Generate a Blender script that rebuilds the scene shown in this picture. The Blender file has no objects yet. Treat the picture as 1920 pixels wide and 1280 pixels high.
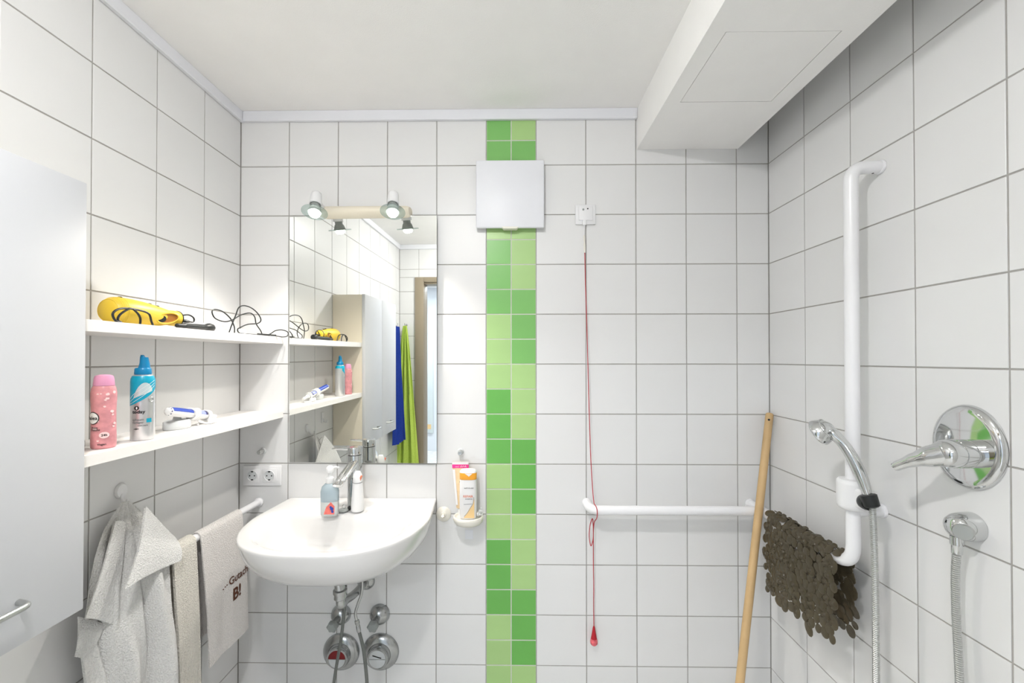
import bpy, bmesh, math, random
from mathutils import Vector, Matrix
random.seed(7)
SC = bpy.context.scene
COL = SC.collection
V = Vector

# ------------------------------------------------------------------ camera
cam_d = bpy.data.cameras.new('camera')
cam = bpy.data.objects.new('camera', cam_d); COL.objects.link(cam)
cam_d.sensor_width = 36.0; cam_d.sensor_fit = 'HORIZONTAL'
cam_d.lens = 783.789 / 1920 * 36.0
cam_d.shift_x = (960 - 951.19) / 1920
cam_d.shift_y = (665.48 - 640) / 1920
cam_d.clip_start = 0.02
cam.location = (-0.09221, -1.6762, 1.4218)
cam.rotation_euler = (math.pi / 2 + 0.00853, 0, 0.01388)
SC.camera = cam

# ------------------------------------------------------------------ world, exposure
w = bpy.data.worlds.new('world'); SC.world = w; w.use_nodes = True
w.node_tree.nodes['Background'].inputs[0].default_value = (0.80, 0.87, 1.0, 1)
w.node_tree.nodes['Background'].inputs[1].default_value = 0.6
SC.view_settings.view_transform = 'Standard'
SC.view_settings.look = 'None'
SC.view_settings.gamma = 1.0
SC.view_settings.use_curve_mapping = False
SC.view_settings.exposure = 0.9
CEILING_LAMP = 265.0      # emission of the opal ceiling lamp
HALL_FILL = 14.0         # emission of the added, unseen corridor panel standing in for daylight
SPOT_W = 10.0            # each halogen mirror spot

# ------------------------------------------------------------------ materials
def srgb(r, g, b):
    f = lambda c: (c / 12.92 if c <= 0.04045 else ((c + 0.055) / 1.055) ** 2.4)
    return (f(r / 255), f(g / 255), f(b / 255), 1)

def mat(name, col, rough=0.5, metal=0.0, var=0.0, vscale=8.0, bump=0.0, bscale=200.0, bdist=0.001,
        spec=0.5, coat=0.0, trans=0.0, emit=None, estr=0.0, sheen=0.0, objvar=0.0, ior=1.45):
    m = bpy.data.materials.new(name); m.use_nodes = True
    nt = m.node_tree; b = nt.nodes['Principled BSDF']
    tc = nt.nodes.new('ShaderNodeTexCoord')
    b.inputs['Roughness'].default_value = rough
    b.inputs['Metallic'].default_value = metal
    b.inputs['Specular IOR Level'].default_value = spec
    b.inputs['Coat Weight'].default_value = coat
    b.inputs['Coat Roughness'].default_value = 0.06
    b.inputs['Transmission Weight'].default_value = trans
    b.inputs['IOR'].default_value = ior
    b.inputs['Sheen Weight'].default_value = sheen
    if emit:
        b.inputs['Emission Color'].default_value = emit
        b.inputs['Emission Strength'].default_value = estr
    b.inputs['Base Color'].default_value = col
    n = nt.nodes.new('ShaderNodeTexNoise'); n.inputs['Scale'].default_value = vscale; n.inputs['Detail'].default_value = 4
    nt.links.new(tc.outputs['Object'], n.inputs['Vector'])
    rp = nt.nodes.new('ShaderNodeValToRGB')
    v = max(var, 0.012)
    rp.color_ramp.elements[0].position = 0.3; rp.color_ramp.elements[1].position = 0.7
    rp.color_ramp.elements[0].color = (col[0] * (1 - v), col[1] * (1 - v), col[2] * (1 - v), 1)
    rp.color_ramp.elements[1].color = (min(1, col[0] * (1 + v)), min(1, col[1] * (1 + v)), min(1, col[2] * (1 + v)), 1)
    nt.links.new(n.outputs['Fac'], rp.inputs['Fac'])
    out = rp.outputs['Color']
    if objvar:
        oi = nt.nodes.new('ShaderNodeObjectInfo')
        mr = nt.nodes.new('ShaderNodeMapRange')
        mr.inputs['To Min'].default_value = 1 - objvar; mr.inputs['To Max'].default_value = 1 + objvar
        nt.links.new(oi.outputs['Random'], mr.inputs['Value'])
        hs = nt.nodes.new('ShaderNodeHueSaturation')
        nt.links.new(mr.outputs['Result'], hs.inputs['Value'])
        nt.links.new(out, hs.inputs['Color']); out = hs.outputs['Color']
    nt.links.new(out, b.inputs['Base Color'])
    if bump:
        n2 = nt.nodes.new('ShaderNodeTexNoise'); n2.inputs['Scale'].default_value = bscale; n2.inputs['Detail'].default_value = 3
        nt.links.new(tc.outputs['Object'], n2.inputs['Vector'])
        bp = nt.nodes.new('ShaderNodeBump'); bp.inputs['Strength'].default_value = bump; bp.inputs['Distance'].default_value = bdist
        nt.links.new(n2.outputs['Fac'], bp.inputs['Height'])
        nt.links.new(bp.outputs['Normal'], b.inputs['Normal'])
    return m

M = {}
M['tile'] = mat('white_tile', (0.765, 0.765, 0.763, 1), 0.34, var=0.012, vscale=5, bump=0.06, bscale=60, bdist=0.0006, spec=0.42, objvar=0.012)
M['grout'] = mat('grey_grout', (0.40, 0.385, 0.365, 1), 0.9, var=0.08, vscale=30)
M['grout_light'] = mat('pale_grout', (0.60, 0.62, 0.55, 1), 0.9, var=0.05, vscale=30)
M['gD'] = mat('green_tile_deep', srgb(106, 178, 84), 0.32, var=0.03, bump=0.06, bscale=60, bdist=0.0006, objvar=0.03)
M['gM'] = mat('green_tile_mid', srgb(126, 188, 104), 0.32, var=0.03, bump=0.06, bscale=60, bdist=0.0006, objvar=0.03)
M['gL'] = mat('green_tile_pale', srgb(168, 204, 134), 0.32, var=0.03, bump=0.06, bscale=60, bdist=0.0006, objvar=0.03)
M['ceil'] = mat('ceiling_paint', (0.92, 0.91, 0.895, 1), 0.9, var=0.01, bump=0.35, bscale=260, bdist=0.0015)
M['floor'] = mat('floor_tile', (0.76, 0.75, 0.73, 1), 0.45, var=0.12, vscale=14)
M['trim'] = mat('white_trim', (0.78, 0.79, 0.83, 1), 0.4)
M['cab'] = mat('white_laminate', (0.60, 0.61, 0.635, 1), 0.38, bump=0.04, bscale=300)
M['cream_edge'] = mat('cream_edge', (0.74, 0.68, 0.57, 1), 0.5)
M['shelf'] = mat('white_board', (0.84, 0.82, 0.80, 1), 0.4)
M['ceramic'] = mat('white_ceramic', (0.72, 0.712, 0.705, 1), 0.12, spec=0.5, coat=0.5)
M['plastic'] = mat('white_plastic', (0.80, 0.80, 0.81, 1), 0.38)
M['offwhite'] = mat('offwhite_plastic', (0.80, 0.775, 0.70, 1), 0.4)
M['rail'] = mat('white_coated_rail', (0.84, 0.84, 0.86, 1), 0.28)
M['beige'] = mat('cream_lamp_plastic', (0.80, 0.74, 0.61, 1), 0.45)
M['chrome'] = mat('chrome', (0.66, 0.67, 0.67, 1), 0.06, 1.0)
M['chrome_dull'] = mat('dull_chrome', (0.42, 0.43, 0.43, 1), 0.24, 1.0, var=0.1, vscale=40)
M['steel'] = mat('brushed_steel', (0.55, 0.56, 0.55, 1), 0.35, 1.0)
M['black'] = mat('black_plastic', (0.012, 0.014, 0.014, 1), 0.4)
M['dark'] = mat('dark_recess', (0.02, 0.02, 0.02, 1), 0.8)
M['greyp'] = mat('grey_plastic', (0.30, 0.32, 0.31, 1), 0.5)
M['lgrey'] = mat('light_grey_plastic', (0.62, 0.64, 0.65, 1), 0.45)
M['hosegrey'] = mat('braided_hose', (0.17, 0.18, 0.17, 1), 0.5, 0.4, var=0.2, vscale=400)
M['yellow'] = mat('yellow_plastic', srgb(226, 192, 60), 0.42, var=0.04, bump=0.15, bscale=500, bdist=0.0005)
M['orange_in'] = mat('amber_inside', srgb(160, 104, 26), 0.5)
M['pink'] = mat('pink_bottle', srgb(214, 146, 152), 0.35, var=0.16, vscale=60)
M['pinkcap'] = mat('pink_cap', srgb(226, 158, 192), 0.3)
M['pinklight'] = mat('pale_pink_print', srgb(246, 214, 214), 0.4)
M['teal'] = mat('teal_print', srgb(14, 160, 190), 0.3)
M['tealcap'] = mat('blue_cap', srgb(12, 128, 178), 0.32)
M['silver'] = mat('silver_can', (0.66, 0.66, 0.67, 1), 0.3, 0.75)
M['silverprint'] = mat('silver_print', (0.60, 0.72, 0.74, 1), 0.35, 0.4)
M['ink'] = mat('black_print', (0.02, 0.02, 0.022, 1), 0.5)
M['inkgrey'] = mat('grey_print', (0.25, 0.25, 0.25, 1), 0.5)
M['inkor'] = mat('orange_print', srgb(226, 130, 96), 0.5)
M['white'] = mat('white_print', (0.85, 0.85, 0.85, 1), 0.4)
M['blue'] = mat('blue_plastic', srgb(40, 70, 170), 0.35)
M['navy'] = mat('navy_plastic', srgb(30, 30, 90), 0.35)
M['bluepale'] = mat('pale_blue_plastic', srgb(150, 160, 230), 0.35)
M['shampoo'] = mat('shampoo_white', (0.80, 0.79, 0.79, 1), 0.3)
M['orange'] = mat('orange_cap', srgb(248, 172, 56), 0.35)
M['tubepeach'] = mat('pale_peach_tube', srgb(236, 208, 166), 0.4, var=0.06, vscale=60)
M['peach'] = mat('peach_print', srgb(240, 206, 150), 0.4)
M['magenta'] = mat('magenta_print', srgb(224, 40, 136), 0.4)
M['red'] = mat('red_cord', srgb(176, 24, 40), 0.6)
M['redpale'] = mat('worn_red_grip', srgb(222, 104, 112), 0.5, var=0.3, vscale=120)
M['redknob'] = mat('red_marker', srgb(120, 16, 20), 0.4)
M['wood'] = mat('pale_wood', srgb(200, 168, 122), 0.55, var=0.10, vscale=10, bump=0.15, bscale=80)
M['terry'] = mat('grey_terry', (0.76, 0.755, 0.74, 1), 0.95, var=0.06, vscale=220, bump=1.0, bscale=270, bdist=0.006, sheen=0.3)
M['terrycream'] = mat('cream_terry', (0.76, 0.725, 0.65, 1), 0.95, var=0.08, vscale=220, bump=1.0, bscale=240, bdist=0.007, sheen=0.3)
M['terryprint'] = mat('pale_terry', (0.79, 0.755, 0.73, 1), 0.95, var=0.10, vscale=260, bump=1.0, bscale=300, bdist=0.005, sheen=0.3)
M['brown'] = mat('brown_print', srgb(96, 58, 40), 0.9, var=0.2, vscale=300, bump=0.8, bscale=460, bdist=0.002)
M['bluetowel'] = mat('blue_towel', srgb(24, 56, 150), 0.95, var=0.12, vscale=120, bump=0.8, bscale=350, bdist=0.003)
M['limetowel'] = mat('lime_towel', srgb(190, 216, 96), 0.95, var=0.08, vscale=120, bump=0.8, bscale=350, bdist=0.003)
M['doorframe'] = mat('greige_steel_frame', srgb(150, 138, 118), 0.45)
M['hallwall'] = mat('hall_paint', (0.80, 0.83, 0.87, 1), 0.85)
M['hallpanel'] = mat('pale_panel', (0.70, 0.76, 0.76, 1), 0.3)
M['soapblue'] = mat('clear_blue_plastic', (0.55, 0.66, 0.72, 1), 0.15, trans=0.45)
M['soapclear'] = mat('clear_plastic', (0.84, 0.88, 0.88, 1), 0.12, trans=0.6)
M['coral'] = mat('coral_print', srgb(240, 120, 110), 0.4, var=0.2, vscale=80)

def mirror_mat():
    m = bpy.data.materials.new('mirror_silver'); m.use_nodes = True
    b = m.node_tree.nodes['Principled BSDF']
    b.inputs['Base Color'].default_value = (0.86, 0.875, 0.85, 1); b.inputs['Metallic'].default_value = 1; b.inputs['Roughness'].default_value = 0.0
    return m
M['mirror'] = mirror_mat()
M['mirror_edge'] = mat('mirror_glass_edge', (0.36, 0.44, 0.42, 1), 0.2)

def thin(name, tint, tr, rough, base):
    m = bpy.data.materials.new(name); m.use_nodes = True; nt = m.node_tree
    b = nt.nodes['Principled BSDF']; b.inputs['Base Color'].default_value = base; b.inputs['Roughness'].default_value = rough
    n = nt.nodes.new('ShaderNodeTexNoise'); n.inputs['Scale'].default_value = 40
    tc = nt.nodes.new('ShaderNodeTexCoord'); nt.links.new(tc.outputs['Object'], n.inputs['Vector'])
    rp = nt.nodes.new('ShaderNodeValToRGB')
    rp.color_ramp.elements[0].color = tuple(c * 0.85 for c in base[:3]) + (1,)
    rp.color_ramp.elements[1].color = tuple(min(1, c * 1.15) for c in base[:3]) + (1,)
    nt.links.new(n.outputs['Fac'], rp.inputs['Fac']); nt.links.new(rp.outputs['Color'], b.inputs['Base Color'])
    t = nt.nodes.new('ShaderNodeBsdfTransparent'); t.inputs[0].default_value = tint
    mx = nt.nodes.new('ShaderNodeMixShader'); mx.inputs[0].default_value = tr
    nt.links.new(b.outputs[0], mx.inputs[1]); nt.links.new(t.outputs[0], mx.inputs[2])
    nt.links.new(mx.outputs[0], nt.nodes['Material Output'].inputs[0])
    return m
M['glass'] = thin('lamp_glass', (0.90, 0.95, 0.94, 1), 0.72, 0.05, (0.20, 0.25, 0.245, 1))
M['matpvc'] = thin('brown_translucent_pvc', (0.55, 0.49, 0.37, 1), 0.38, 0.12, (0.105, 0.087, 0.055, 1))
M['bulb'] = mat('halogen_glow', (1, 1, 1, 1), 0.3, emit=(1.0, 0.95, 0.86, 1), estr=14)
M['opal'] = mat('opal_lamp', (0.9, 0.9, 0.9, 1), 0.4, emit=(1.0, 0.99, 0.975, 1), estr=CEILING_LAMP)
M['hallglow'] = mat('corridor_fill_glow', (0.9, 0.9, 0.9, 1), 0.4, emit=(0.86, 0.93, 1.0, 1), estr=HALL_FILL)

# ------------------------------------------------------------------ helpers
OFF = {}
def thing(name, label, cat, loc, group=None):
    o = bpy.data.objects.new(name, None); COL.objects.link(o)
    o.empty_display_size = 0.02
    o.location = loc; o['label'] = label; o['category'] = cat
    if group: o['group'] = group
    OFF[o.name] = V(loc)
    return o

def link(name, me, m, parent=None, loc=(0, 0, 0)):
    o = bpy.data.objects.new(name, me); COL.objects.link(o)
    if m is not None and not me.materials:
        me.materials.append(m)
    o.location = loc
    if parent is not None:
        o.parent = parent
    return o

def part(name, bm, m, parent=None, smooth=True, origin=None, label=None, sharp=40):
    """bm is in world coordinates"""
    off = OFF[parent.name] if parent is not None else V(origin if origin else (0, 0, 0))
    bmesh.ops.recalc_face_normals(bm, faces=bm.faces)
    bmesh.ops.translate(bm, verts=bm.verts, vec=-off)
    me = bpy.data.meshes.new(name); bm.to_mesh(me); bm.free()
    if smooth:
        me.polygons.foreach_set('use_smooth', [True] * len(me.polygons))
        me.set_sharp_from_angle(angle=math.radians(sharp))
    o = link(name, me, m, parent, (0, 0, 0) if parent is not None else off)
    OFF[o.name] = off
    if label: o['label'] = label
    return o

def tag(o, label, cat, group=None):
    o['label'] = label; o['category'] = cat
    if group: o['group'] = group
    return o

def B(): return bmesh.new()

def box(bm, x0, x1, y0, y1, z0, z1, bev=0.0, seg=2, mx=None):
    r = bmesh.ops.create_cube(bm, size=1)
    vs = r['verts']
    bmesh.ops.scale(bm, verts=vs, vec=(abs(x1 - x0), abs(y1 - y0), abs(z1 - z0)))
    bmesh.ops.translate(bm, verts=vs, vec=((x0 + x1) / 2, (y0 + y1) / 2, (z0 + z1) / 2))
    if mx is not None: bmesh.ops.transform(bm, matrix=mx, verts=vs)
    if bev:
        es = list({e for v in vs for e in v.link_edges})
        bmesh.ops.bevel(bm, geom=es, offset=bev, segments=seg, affect='EDGES', profile=0.5)
    return bm

def basis(axis):
    a = V(axis).normalized()
    h = V((0, 0, 1)) if abs(a.z) < 0.9 else V((0, 1, 0))
    u = h.cross(a).normalized(); v = a.cross(u)
    return a, u, v

def loft(bm, rings, closed=True, cap0=True, cap1=True):
    R = [[bm.verts.new(p) for p in r] for r in rings]
    n = len(R[0])
    for a, b in zip(R, R[1:]):
        for i in range(n if closed else n - 1):
            j = (i + 1) % n
            bm.faces.new((a[i], a[j], b[j], b[i]))
    if cap0: bm.faces.new(R[0][::-1])
    if cap1: bm.faces.new(R[-1])
    return bm

def lathe(bm, org, axis, prof, n=28, sx=1.0, sy=1.0, up=None):
    """prof: (r, h) along axis from org; sx, sy squash the section"""
    a, u, v = basis(axis)
    if up is not None:
        u = (V(up) - a * V(up).dot(a)).normalized(); v = a.cross(u)
    o = V(org); rings = []
    for r, h in prof:
        r = max(r, 1e-5)
        rings.append([o + a * h + u * (r * sx * math.cos(2 * math.pi * i / n)) + v * (r * sy * math.sin(2 * math.pi * i / n)) for i in range(n)])
    return loft(bm, rings)

def cr(pts, k=6, closed=False):
    P = [V(p) for p in pts]; out = []; n = len(P)
    for i in range(n if closed else n - 1):
        g = (lambda j: P[j % n]) if closed else (lambda j: P[min(max(j, 0), n - 1)])
        p0, p1, p2, p3 = g(i - 1), g(i), g(i + 1), g(i + 2)
        for s in range(k):
            t = s / k
            out.append(0.5 * ((2 * p1) + (-p0 + p2) * t + (2 * p0 - 5 * p1 + 4 * p2 - p3) * t * t + (-p0 + 3 * p1 - 3 * p2 + p3) * t ** 3))
    if not closed: out.append(P[-1])
    return out

def tube(bm, pts, r, n=12, closed=False, cap=True, rf=None):
    P = [V(p) for p in pts]; m = len(P)
    T = []
    for i in range(m):
        if closed: t = P[(i + 1) % m] - P[i - 1]
        else: t = P[min(i + 1, m - 1)] - P[max(i - 1, 0)]
        T.append(t.normalized() if t.length > 1e-9 else V((0, 0, 1)))
    _, u, _ = basis(T[0]); rings = []
    for i in range(m):
        u = (u - T[i] * u.dot(T[i])).normalized(); v = T[i].cross(u)
        rr = rf(i / (m - 1)) if rf else (r[i] if isinstance(r, (list, tuple)) else r)
        rings.append([P[i] + (u * math.cos(2 * math.pi * k / n) + v * math.sin(2 * math.pi * k / n)) * rr for k in range(n)])
    if closed:
        rings.append(rings[0])
        R = [[bm.verts.new(p) for p in q] for q in rings[:-1]]
        for i in range(len(R)):
            a, b = R[i], R[(i + 1) % len(R)]
            for k in range(n): bm.faces.new((a[k], a[(k + 1) % n], b[(k + 1) % n], b[k]))
        return bm
    return loft(bm, rings, cap0=cap, cap1=cap)

def bent(pts, rad, k=8):
    """polyline with rounded corners"""
    P = [V(p) for p in pts]; out = [P[0]]
    for i in range(1, len(P) - 1):
        a = (P[i - 1] - P[i]); b = (P[i + 1] - P[i])
        ra = min(rad, a.length * 0.49, b.length * 0.49)
        s, e = P[i] + a.normalized() * ra, P[i] + b.normalized() * ra
        for j in range(k + 1):
            t = j / k
            out.append(s * (1 - t) ** 2 + P[i] * 2 * t * (1 - t) + e * t * t)
    out.append(P[-1]); return out

def sheet(bm, G, th):
    """G[i][j] points -> solid cloth of thickness th"""
    nu, nv = len(G), len(G[0])
    N = [[None] * nv for _ in range(nu)]
    for i in range(nu):
        for j in range(nv):
            du = G[min(i + 1, nu - 1)][j] - G[max(i - 1, 0)][j]
            dv = G[i][min(j + 1, nv - 1)] - G[i][max(j - 1, 0)]
            c = du.cross(dv); N[i][j] = c.normalized() if c.length > 1e-12 else V((1, 0, 0))
    A = [[bm.verts.new(G[i][j] + N[i][j] * th / 2) for j in range(nv)] for i in range(nu)]
    C = [[bm.verts.new(G[i][j] - N[i][j] * th / 2) for j in range(nv)] for i in range(nu)]
    for i in range(nu - 1):
        for j in range(nv - 1):
            bm.faces.new((A[i][j], A[i + 1][j], A[i + 1][j + 1], A[i][j + 1]))
            bm.faces.new((C[i][j], C[i][j + 1], C[i + 1][j + 1], C[i + 1][j]))
    for i in range(nu - 1):
        bm.faces.new((A[i][0], C[i][0], C[i + 1][0], A[i + 1][0]))
        bm.faces.new((A[i][-1], A[i + 1][-1], C[i + 1][-1], C[i][-1]))
    for j in range(nv - 1):
        bm.faces.new((A[0][j], A[0][j + 1], C[0][j + 1], C[0][j]))
        bm.faces.new((A[-1][j], C[-1][j], C[-1][j + 1], A[-1][j + 1]))
    return bm

def text_bm(bm, s, size, fn, bold=0.0, align='CENTER'):
    """flat lettering; fn maps (u, v) to a world point"""
    cu = bpy.data.curves.new('lettering', 'FONT'); cu.body = s; cu.size = size
    cu.align_x = align; cu.align_y = 'CENTER'; cu.offset = bold; cu.resolution_u = 3
    o = bpy.data.objects.new('lettering', cu); COL.objects.link(o)
    me = bpy.data.meshes.new_from_object(o.evaluated_get(bpy.context.evaluated_depsgraph_get()))
    vs = [bm.verts.new(fn(v.co.x, v.co.y)) for v in me.vertices]
    for p in me.polygons:
        try: bm.faces.new([vs[i] for i in p.vertices])
        except ValueError: pass
    bpy.data.objects.remove(o); bpy.data.curves.remove(cu); bpy.data.meshes.remove(me)
    return bm

def lerp(a, b, t): return a + (b - a) * t
def interp(tab, t):
    for (t0, v0), (t1, v1) in zip(tab, tab[1:]):
        if t <= t1:
            s = 0 if t1 == t0 else max(0, (t - t0) / (t1 - t0))
            s = s * s * (3 - 2 * s)
            return v0 + (v1 - v0) * s
    return tab[-1][1]

# ================================================================== SETTING
XL, XR, YF, ZC = -1.1983, 0.9267, -2.086, 2.42
GAP = 0.002           # grout lies this far behind the tile faces
JOINT = 0.0040

def structure(name, bm, m, smooth=False, origin=(0, 0, 0)):
    o = part(name, bm, m, None, smooth, origin)
    o['kind'] = 'structure'
    return o

wall_back = structure('wall_back', box(B(), XL - 0.1, XR + 0.1, GAP, 0.12, 0, ZC + 0.1), M['grout'])
wall_left = structure('wall_left', box(B(), XL - 0.12, XL - GAP, YF - 0.1, 0.001, 0, ZC + 0.1), M['grout'])
wall_right = structure('wall_right', box(B(), XR + GAP, XR + 0.12, YF - 0.1, 0.001, 0, ZC + 0.1), M['grout'])
DX0, DX1, DZ = -1.0554, 0.03, 2.128        # door frame outline
bm = B()
box(bm, XL, DX0, YF - 0.12, YF - GAP, 0, ZC + 0.1)
box(bm, DX1, XR, YF - 0.12, YF - GAP, 0, ZC + 0.1)
box(bm, DX0, DX1, YF - 0.12, YF - GAP, DZ, ZC + 0.1)
wall_front = structure('wall_front', bm, M['grout'])
floor = structure('floor', box(B(), -2.6, 2.2, -4.7, 0.12, -0.1, 0), M['floor'])
# corridor beyond the door
bm = B()
box(bm, -2.6, 2.2, -4.62, -4.5, 0, ZC + 0.1)
box(bm, -2.6, -2.48, -4.5, YF - 0.12, 0, ZC + 0.1)
box(bm, 2.08, 2.2, -4.5, YF - 0.12, 0, ZC + 0.1)
wall_hall = structure('wall_hall', bm, M['hallwall'])

TM = {}
def tile_mesh(wd, ht, m):
    k = (round(wd, 4), round(ht, 4), m.name)
    if k in TM: return TM[k]
    t, c = 0.007, 0.0009
    a, b = wd / 2, ht / 2
    o = [(-a, -b), (a, -b), (a, b), (-a, b)]; i = [(-a + c, -b + c), (a - c, -b + c), (a - c, b - c), (-a + c, b - c)]
    vs = [(x, t, z) for x, z in o] + [(x, c * 0.7, z) for x, z in o] + [(x, 0, z) for x, z in i]
    fs = []
    for q in range(4):
        r = (q + 1) % 4
        fs.append((q, r, 4 + r, 4 + q)); fs.append((4 + q, 4 + r, 8 + r, 8 + q))
    fs.append((8, 9, 10, 11))
    me = bpy.data.meshes.new('tile'); me.from_pydata(vs, [], fs); me.update()
    me.materials.append(m); TM[k] = me
    return me

def lay(wall, u0, u1, z0, z1, place, rot, m, name='tile'):
    wd, ht = u1 - u0 - JOINT, z1 - z0 - JOINT
    if wd < 0.004 or ht < 0.004: return
    o = link(name, tile_mesh(wd, ht, m), None, wall, place((u0 + u1) / 2, (z0 + z1) / 2))
    o.rotation_euler = (random.uniform(-.0009, .0009), 0, rot + random.uniform(-.0009, .0009))
    return o

zs = [0.2 * k for k in range(12)] + [2.4]
zr = list(zip(zs, zs[1:]))
# back wall
xs = [XL] + [-1.0, -0.8, -0.6, -0.4, -0.2]; xs2 = [0, 0.2, 0.4, 0.6, 0.8, XR]
for a, b in list(zip(xs, xs[1:])) + list(zip(xs2, xs2[1:])):
    for c, d in zr:
        lay(wall_back, a, b, c, d, lambda u, z: (u, 0, z), 0, M['tile'])
part('pale_grout', box(B(), -0.199, -0.001, 0.0008, 0.0022, 0, 2.4), M['grout_light'], wall_back, False)
pat = {23: 'ML', 22: 'MM', 21: 'MM', 20: 'LM', 19: 'LL', 18: 'ML', 17: 'ML', 16: 'MM', 15: 'LM', 14: 'LM', 13: 'LL', 12: 'DL', 11: 'DL',
       10: 'DD', 9: 'LD', 8: 'LD', 7: 'LL', 6: 'DL', 5: 'DL', 4: 'DD', 3: 'LD', 2: 'LD', 1: 'LL', 0: 'DL'}
for k, s in pat.items():
    for i in (0, 1):
        lay(wall_back, -0.2 + 0.1 * i, -0.1 + 0.1 * i, 0.1 * k, 0.1 * k + 0.1, lambda u, z: (u, 0, z), 0, M['g' + s[i]], 'green_tile')
# left wall
ys = [0.0] + [-0.1978 - 0.2 * k for k in range(10)] + [YF]
for a, b in zip(ys, ys[1:]):
    for c, d in zr: lay(wall_left, b, a, c, d, lambda u, z: (XL, u, z), math.pi / 2, M['tile'])
ys = [0.0] + [-0.2032 - 0.2 * k for k in range(10)] + [YF]
for a, b in zip(ys, ys[1:]):
    for c, d in zr: lay(wall_right, b, a, c, d, lambda u, z: (XR, u, z), -math.pi / 2, M['tile'])
# front wall, cut round the door
xs = [XL, -1.0213] + [-0.8213 + 0.2 * k for k in range(9)] + [XR]
for a, b in zip(xs, xs[1:]):
    for c, d in zr:
        pieces = []
        if d <= DZ:
            if a < DX0: pieces.append((a, min(b, DX0), c, d))
            if b > DX1: pieces.append((max(a, DX1), b, c, d))
        elif c >= DZ: pieces.append((a, b, c, d))
        else:
            pieces.append((a, b, DZ, d))
            if a < DX0: pieces.append((a, min(b, DX0), c, DZ))
            if b > DX1: pieces.append((max(a, DX1), b, c, DZ))
        for p in pieces: lay(wall_front, *p, lambda u, z: (u, YF, z), math.pi, M['tile'])

# ceiling with bulkhead and hatch
ceiling = structure('ceiling', box(B(), -2.6, 2.2, -4.7, 0.12, ZC, ZC + 0.1), M['ceil'])
SX0, SX1, SZ = 0.404, 0.806, 2.26
HX0, HX1, HY0, HY1 = 0.4556, 0.748, -0.601, -0.309
g = 0.0016
bm = B()
box(bm, SX0, SX1, YF, -0.0002, SZ + 0.012, ZC)
box(bm, SX0, SX1, YF, HY0 - g, SZ, SZ + 0.012); box(bm, SX0, SX1, HY1 + g, -0.0002, SZ, SZ + 0.012)
box(bm, SX0, HX0 - g, HY0 - g, HY1 + g, SZ, SZ + 0.012); box(bm, HX1 + g, SX1, HY0 - g, HY1 + g, SZ, SZ + 0.012)
bulk = part('bulkhead', bm, M['ceil'], ceiling, False)
part('access_hatch', box(B(), HX0, HX1, HY0, HY1, SZ + 0.0006, SZ + 0.0115), M['ceil'], bulk, False)

def strip(name, x0, x1, y0, y1):
    return structure(name, box(B(), x0, x1, y0, y1, 2.379, ZC, 0.002, 1), M['trim'])
strip('trim_1', XL + 0.0165, SX0 - 0.0005, -0.016, -0.0003)
strip('trim_2', XL + 0.0003, XL + 0.016, YF + 0.0165, -0.0003)
strip('trim_3', XL + 0.0003, SX0 - 0.0005, YF + 0.0003, YF + 0.016)

# door frame seen in the mirror
dr = bpy.data.objects.new('door_1', None); COL.objects.link(dr); dr['kind'] = 'structure'
dr.location = (-0.51, YF, 0); OFF[dr.name] = V(dr.location)
for x0, x1, xr0, xr1 in ((DX0, DX0 + 0.08, DX0 + 0.045, DX0 + 0.08), (DX1 - 0.08, DX1, DX1 - 0.08, DX1 - 0.045)):
    bm = B(); box(bm, x0, x1, YF - 0.002, YF + 0.014, 0.001, DZ, 0.004); box(bm, xr0, xr1, YF - 0.13, YF - 0.002, 0.001, DZ - 0.045, 0.002)
    part('jamb', bm, M['doorframe'], dr)
bm = B(); box(bm, DX0 + 0.08, DX1 - 0.08, YF - 0.002, YF + 0.014, DZ - 0.045, DZ, 0.004); box(bm, DX0 + 0.08, DX1 - 0.08, YF - 0.13, YF - 0.002, DZ - 0.06, DZ - 0.03, 0.002)
part('door_head', bm, M['doorframe'], dr)

# ================================================================== LAMPS
def ceiling_lamp():
    p = (-0.40, -1.52, ZC)
    t = thing('ceiling_lamp', 'round white opal dome lamp fixed to the ceiling', 'lamp', p)
    bm = B(); lathe(bm, p, (0, 0, -1), [(0.075, 0.0), (0.075, 0.012), (0.064, 0.0155)], 40)
    part('lamp_base', bm, M['plastic'], t)
    bm = B(); lathe(bm, (p[0], p[1], ZC - 0.0156), (0, 0, -1), [(0.062 * math.cos(math.pi / 2 * i / 10), 0.032 * math.sin(math.pi / 2 * i / 10)) for i in range(0, 11)], 40)
    part('diffuser', bm, M['opal'], t)
ceiling_lamp()

def hall_fill():  # added fill panel, out of view; stands in for daylight through the doorway
    p = (-1.1, -3.4, ZC)
    t = thing('corridor_fill', 'added unseen glowing panel on the corridor ceiling, standing in for daylight', 'lamp', p)
    part('fill_housing', box(B(), p[0] - .62, p[0] + .62, p[1] - .32, p[1] + .32, ZC - 0.03, ZC - 0.0005, 0.004), M['plastic'], t)
    part('diffuser', box(B(), p[0] - .58, p[0] + .58, p[1] - .28, p[1] + .28, ZC - 0.037, ZC - 0.0302, 0.002), M['hallglow'], t)
hall_fill()

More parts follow.
